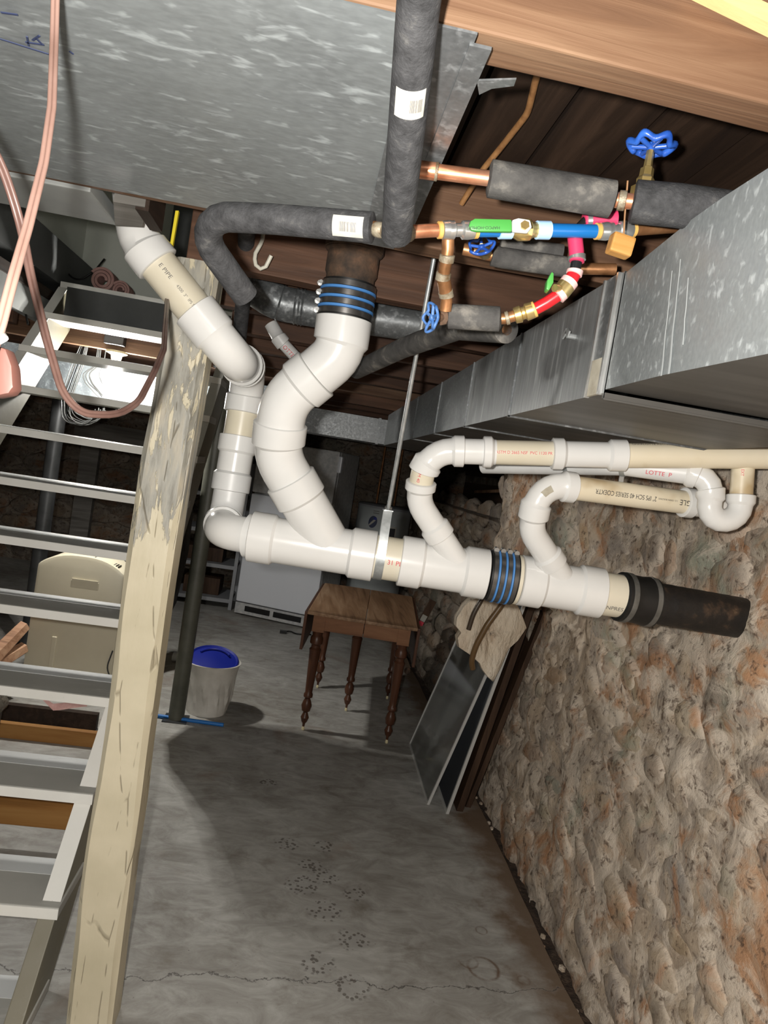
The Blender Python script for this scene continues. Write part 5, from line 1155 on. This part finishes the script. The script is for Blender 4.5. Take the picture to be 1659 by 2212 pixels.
# dehumidifier seen from behind
dc = Vector((-1.15, 4.03, 0)); dh = thing('dehumidifier', 'beige plastic dehumidifier on the floor behind the stairs', 'dehumidifier', dc); wdt, dep, hh = 0.235, 0.17, 0.80
mb = MB(); rs = []
prof_x = []
for i in range(15):        # front outline with a rounded crown
    k = -1+2*i/14; prof_x.append((k*wdt, hh - 0.075*abs(k)**2.6))
pts = [(-wdt*1.03, 0.03), *[(x, z) for x, z in prof_x], (wdt*1.03, 0.03)]
mb.plate([dc+Vector((x, 0, z)) for x, z in pts], (0, dep*1.4, 0)); mb.build('rear_shell', M['dehum'], dh, smooth=40, bevel=0.022)
mb = MB(); mb.plate([dc+Vector((x*1.06, dep*1.35, z*0.985)) for x, z in pts], (0, 0.13, 0)); mb.build('front_shell', M['dehum_dark'], dh, smooth=40, bevel=0.015)
mb = MB(); mb.box(dc+Vector((0.03, 0.002, 0.64)), (0.15, 0.012, 0.045)); mb.build('grip_recess', M['dehum'], dh, smooth=0, bevel=0.005)
mb = MB(); mb.box(dc+Vector((0.03, -0.004, 0.665)), (0.14, 0.006, 0.010)); mb.build('grip_edge', M['dehum'], dh, smooth=0)  # thin ledge above the grip, same beige plastic
for i in range(11): mb = MB(); mb.box(dc+Vector((0.06+i*0.013, 0.05, hh-0.006-0.0035*i)), (0.006, 0.06, 0.01)); mb.build('vent_slot', M['dehum_dark'], dh, smooth=0)
mb = MB(); mb.box(dc+Vector((-0.09, -0.003, 0.24)), (0.028, 0.012, 0.19)); mb.build('tank_rib', M['dehum'], dh, smooth=0, bevel=0.005)
for s in (-1, 1): mb = MB(); mb.box(dc+Vector((s*0.18, 0.1, 0.015)), (0.05, 0.2, 0.03)); mb.build('foot', M['dehum_dark'], dh, smooth=0)
cdp = Path([dc+Vector((0.25,0.05,0.74)), dc+Vector((0.31,0.0,0.6)), dc+Vector((0.30,-0.03,0.3)), dc+Vector((0.26,-0.03,0.12)), dc+Vector((0.21,-0.02,0.2)), dc+Vector((0.23,-0.015,0.3))], 0.08); mb = MB(); cdp.tube(mb, 0.004, 8); mb.build('power_lead', M['wire_grey'], dh)
mb = MB(); mb.span((-0.93, 4.55, 0.0), (-0.80, 4.7, 0.78)); tag(mb.build('yellow_carton', M['yellow'], smooth=0), 'narrow yellow carton standing right behind the dehumidifier', 'box')
# wooden things under and behind the stairs
mb = MB(); q0, q1 = PY(0,1715,2.55), PY(0,1768,2.55); mb.span((-2.0, 2.55, q1.z-0.02), (-0.56, 2.585, q0.z)); tag(mb.build('board', M['orange_wood'], smooth=0, bevel=0.003), 'orange stained board standing under the lower stair treads', 'board')
mb = MB(); q0, q1 = PY(150,1578,3.42), PY(150,1622,3.42); mb.span((-2.4, 3.42, 0), (-0.80, 3.455, q0.z)); tag(mb.build('board', M['orange_wood'], smooth=0, bevel=0.003), 'orange stained plank on the floor behind the stairs', 'board')
mb = MB(); mb.span((-2.6, 3.62, 0.0), (-0.86, 3.66, PY(100,1532,3.62).z)); tag(mb.build('crate_side', M['plank'], smooth=0), 'dark wooden crate side standing behind the stair treads', 'crate')
for k, (x0, y0, x1, y1, lab) in enumerate(((-20,1425,52,1352,'split raw timber leaning left of the dehumidifier, upper piece'), (-20,1440,50,1400,'split raw timber leaning left of the dehumidifier, lower piece'))):
    p0, p1 = PY(x0, y0, 3.75), PY(x1, y1, 3.95); pth = Path([p0, p1], 0); mb = MB(); pth.tube(mb, [(0, 0.045), (pth.L, 0.035)], 6); tag(mb.build('timber', M['raw_board'], smooth=0), lab, 'timber')
mb = MB(); mb.poly([PY(x, y, 3.3) for x, y in ((92,1512),(115,1535),(130,1534),(155,1530),(188,1526),(190,1515))]+[PY(x, y, 3.34) for x, y in ((92,1505),(115,1520),(130,1519),(155,1515),(188,1512),(190,1500))], [(0,1,7,6),(1,2,8,7),(2,3,9,8),(3,4,10,9),(4,5,11,10)]); tag(mb.build('pink_rag', M['pink_batt'], smooth=60), 'scrap of pink cloth showing under the third tread', 'rag')
tc = PZ(10, 1632, 0.06); tc = Vector((-1.30, 3.05, 0.06)); tbn = thing('storage_tub', 'dark grey tub lying behind the stair treads', 'tub', tc)
mb = MB(); mb.lathe(tc+Vector((-0.3,0,0.14)), (1,0.05,0), [(0,0.12),(0.42,0.135),(0.43,0.145),(0.44,0.145),(0.441,0.12),(0.05,0.105)], 28, cap=False); mb.build('tub_shell', M['tub'], tbn)
mb = MB(); bmx = bmesh.new(); bmesh.ops.create_icosphere(bmx, subdivisions=4, radius=1.0)
for vv in bmx.verts: vv.co *= 1+0.25*noise.noise(vv.co*2.2)+0.10*noise.noise(vv.co*6)
mb.poly([tc+Vector((-0.06,-0.05,0.245))+Vector((c.co.x*0.26, c.co.y*0.15, c.co.z*0.13)) for c in bmx.verts], [tuple(x.index for x in f.verts) for f in bmx.faces]); bmx.free(); tag(mb.build('plastic_bag', M['bag'], smooth=60), 'crumpled cloudy plastic bag lying on the grey tub', 'bag')
# pink insulation rolls at the stair top
for (x, y, r, lab) in ((222,606,0.062,'larger roll of pink insulation on the top stair'), (262,628,0.046,'smaller roll of pink insulation beside the larger one')):
    c = PY(x, y, 3.98); c.z = max(c.z, TZ[11]+r+0.004) if False else c.z; mb = MB(); rs = []
    for i in range(70):
        a = i*0.22; rr = r*(0.35+0.65*i/69); p = c+Vector((math.cos(a)*rr, 0, math.sin(a)*rr)); o_ = Vector((math.cos(a),0,math.sin(a)))*r*0.11; e = Vector((0,0.09,0))
        rs.append([p-o_-e*0.2, p+o_-e*0.2, p+o_+e, p-o_+e])
    mb.rings(rs); tag(mb.build('insulation_roll', M['pink_batt'], smooth=50), lab, 'insulation')
# sash panels leaning on the right wall
def leaning(name, label, A, Bf, lean, height, mat_f, mat_p, fw=0.022, th=0.016):
    A, Bf = Vector(A), Vector(Bf); e = (Bf-A); L_ = e.length; e.normalize(); upd = Vector(lean).normalized(); nrm = e.cross(upd).normalized(); t = thing(name, label, 'window panel', A)
    def q(a0, a1, b0, b1, m_, nm, thick, off=0): mb = MB(); mb.plate([A+e*a+upd*b_+nrm*off for a, b_ in ((a0,b0),(a1,b0),(a1,b1),(a0,b1))], nrm*thick); mb.build(nm, M[m_], t, smooth=0)
    q(0, fw, 0, height, mat_f, 'stile', th); q(L_-fw, L_, 0, height, mat_f, 'stile', th); q(fw, L_-fw, 0, fw, mat_f, 'rail', th); q(fw, L_-fw, height-fw, height, mat_f, 'rail', th)
    q(fw, L_-fw, fw, height-fw, mat_p, 'pane', 0.003, th*0.4); return t, upd, nrm, e
A1 = PZ(922,1738,0); B1 = Vector((A1.x+0.015, 3.93, 0)); topA = PY(1049,1456,A1.y); ld = (topA-A1)
leaning('storm_window', 'glass storm window leaning foremost against the right wall', A1, B1, ld, 0.98, 'alu', 'glass', 0.011, 0.012)
A2 = PZ(963,1758,0); B2_ = Vector((A2.x+0.02, 3.85, 0)); topB = PY(1082,1436,A2.y); ld2 = topB-A2
leaning('window_screen', 'dark insect screen leaning behind the glass storm window', A2, B2_, ld2, 1.04, 'alu', 'screen', 0.013, 0.014)
A3 = PZ(986,1752,0); leaning('old_window', 'brown wooden sash leaning right behind the dark screen', A3, Vector((A3.x+0.02, 3.8, 0)), PY(1103,1420,A3.y)-A3, 1.05, 'frame_wood', 'frame_wood', 0.05, 0.03)
A4 = A3+Vector((0.055,0.05,0)); leaning('old_window', 'dark wooden sash nearest the stone wall behind the others', A4, A4+Vector((0.02,0.55,0)), Vector((0.20,0,0.9)), 1.0, 'frame_wood', 'frame_wood', 0.05, 0.025)
# torn insulation batt over the panels
bp = [(984,1332),(1000,1306),(1015,1292),(1060,1278),(1105,1284),(1124,1318),(1137,1354),(1118,1382),(1098,1402),(1082,1438),(1064,1472),(1052,1462),(1040,1446),(1034,1432),(1012,1412),(988,1396),(985,1376),(993,1364),(982,1350)]
YBt = 3.02; mb = MB(); bm = bmesh.new()
ctr = P(1055,1365,3.13); pts = [P(x, y, 3.11+0.0008*(x-1055)) for x, y in bp]; n = len(pts); rings_ = []
for k, dz in ((1.0,0.0),(0.97,-0.03),(0.8,-0.042),(0.6,-0.046),(0.4,-0.05),(0.2,-0.048),(0.04,-0.05)):
    rings_.append([ctr+(p-ctr)*k+cfwd*(dz+0.02*noise.noise(p*7+Vector((0,0,k*2)))*(1 if k < 0.98 else 0.3)) for p in pts])
back = [[p+cfwd*0.05 for p in pts], [ctr+(p-ctr)*0.02+cfwd*0.06 for p in pts]]
mb.rings(back[::-1]+rings_); tag(mb.build('insulation_batt', M['batt'], smooth=50), 'torn cream insulation batt draped over the leaning window panels', 'insulation')
for nd, mat, lab in (([P(1062,1262,3.02), P(1042,1292,3.01), P(1022,1326,3.01), P(1012,1360,3.02)], 'hose_dark', 'short dark rubber hose end hanging over the torn batt'), ([P(1115,1262,3.02), P(1090,1298,3.00), P(1052,1350,3.00), P(1027,1396,3.01), P(1018,1428,3.03), P(1021,1444,3.05)], 'hose', 'longer brown rubber hose curving over the torn batt')):
    ph = Path(nd, 0.2); mb = MB(); ph.tube(mb, 0.0125 if mat == 'hose' else 0.0105, 12); tag(mb.build('rubber_hose', M[mat], smooth=60), lab, 'hose')
# small tagged board by the table, frame at the back wall, pipe stub at the wall
p = PX(914,1338,1.02); t = thing('board_end', 'small dark board end with a white and red tag beside the table', 'board', p)
mb = MB(); mb.box(p+Vector((0.02,0,0.06)), (0.05,0.02,0.20), Matrix.Rotation(0.35,3,'Y')); mb.build('stick', M['frame_wood'], t, smooth=0)
mb = MB(); mb.box(p+Vector((0,-0.014,0.012)), (0.040,0.004,0.05), Matrix.Rotation(0.35,3,'Y')); mb.build('white_tag', M['paper'], t, smooth=0)
mb = MB(); mb.box(p+Vector((-0.014,-0.014,-0.030)), (0.036,0.004,0.032), Matrix.Rotation(0.35,3,'Y')); mb.build('red_tag', M['ink_red'], t, smooth=0)
fm = thing('timber_stand', 'dark grey timber stand standing before the back wall behind the stairs', 'stand', (-2.5, 7.5, 0))
def fpart(px, z0, z1, nm):
    a = PY(px[0], px[1], 7.45); mb = MB(); mb.span((a.x-0.09, 7.45, z0), (a.x+0.09, 7.53, z1)); mb.build(nm, M['grey_wood'], fm, smooth=0)
fpart((178,1090), 0, 1.55, 'upright'); fpart((315,1110), 0, 1.55, 'upright'); a, b_ = PY(165,1005,7.45), PY(345,1030,7.45)
mb = MB(); mb.span((a.x-0.06, 7.43, 1.38), (b_.x+0.3, 7.51, 1.56)); mb.build('lintel', M['grey_wood'], fm, smooth=0)
ps = Path([PX(895,1445,1.18), PX(880,1449,0.98)], 0); mb = MB(); ps.tube(mb, [(0,0.02),(ps.L-0.05,0.02),(ps.L-0.045,0.026),(ps.L,0.026)], 14); tag(mb.build('pipe_stub', M['rust'], smooth=40), 'short rusty pipe stub sticking out of the wall behind the table', 'pipe')

# dark bundle under the stairs, kind guessed; outline shaped to cast the floor shadow
ol = [(3.60,1.60),(3.80,1.60),(3.88,1.36),(3.99,1.15),(3.98,0.85),(3.90,0.62),(3.70,0.50),(3.55,0.57),(3.43,0.94),(3.29,1.06),(3.33,1.22),(3.52,1.42)]
mb = MB(); rings_ = []; cy0 = sum(a for a, b_ in ol)/len(ol); cz0 = sum(b_ for a, b_ in ol)/len(ol); fine_ = []
for i in range(len(ol)):
    a, b_ = ol[i], ol[(i+1)%len(ol)]
    for k in range(4): fine_.append((a[0]+(b_[0]-a[0])*k/4, a[1]+(b_[1]-a[1])*k/4))
for x, k in ((-0.685,0.05),(-0.69,0.6),(-0.675,0.95),(-0.64,1.0),(-0.60,0.95),(-0.575,0.6),(-0.57,0.05)):
    rings_.append([Vector((x+0.02*noise.noise(Vector((a*6,b_*2,x))), cy0+(a-cy0)*k, cz0+(b_-cz0)*k)) for a, b_ in fine_])
mb.rings(rings_); tag(mb.build('dark_bundle', M['bundle_cloth'], smooth=60), 'dark hanging bundle shaped to cast the floor shadow beside the stairs', 'bag')
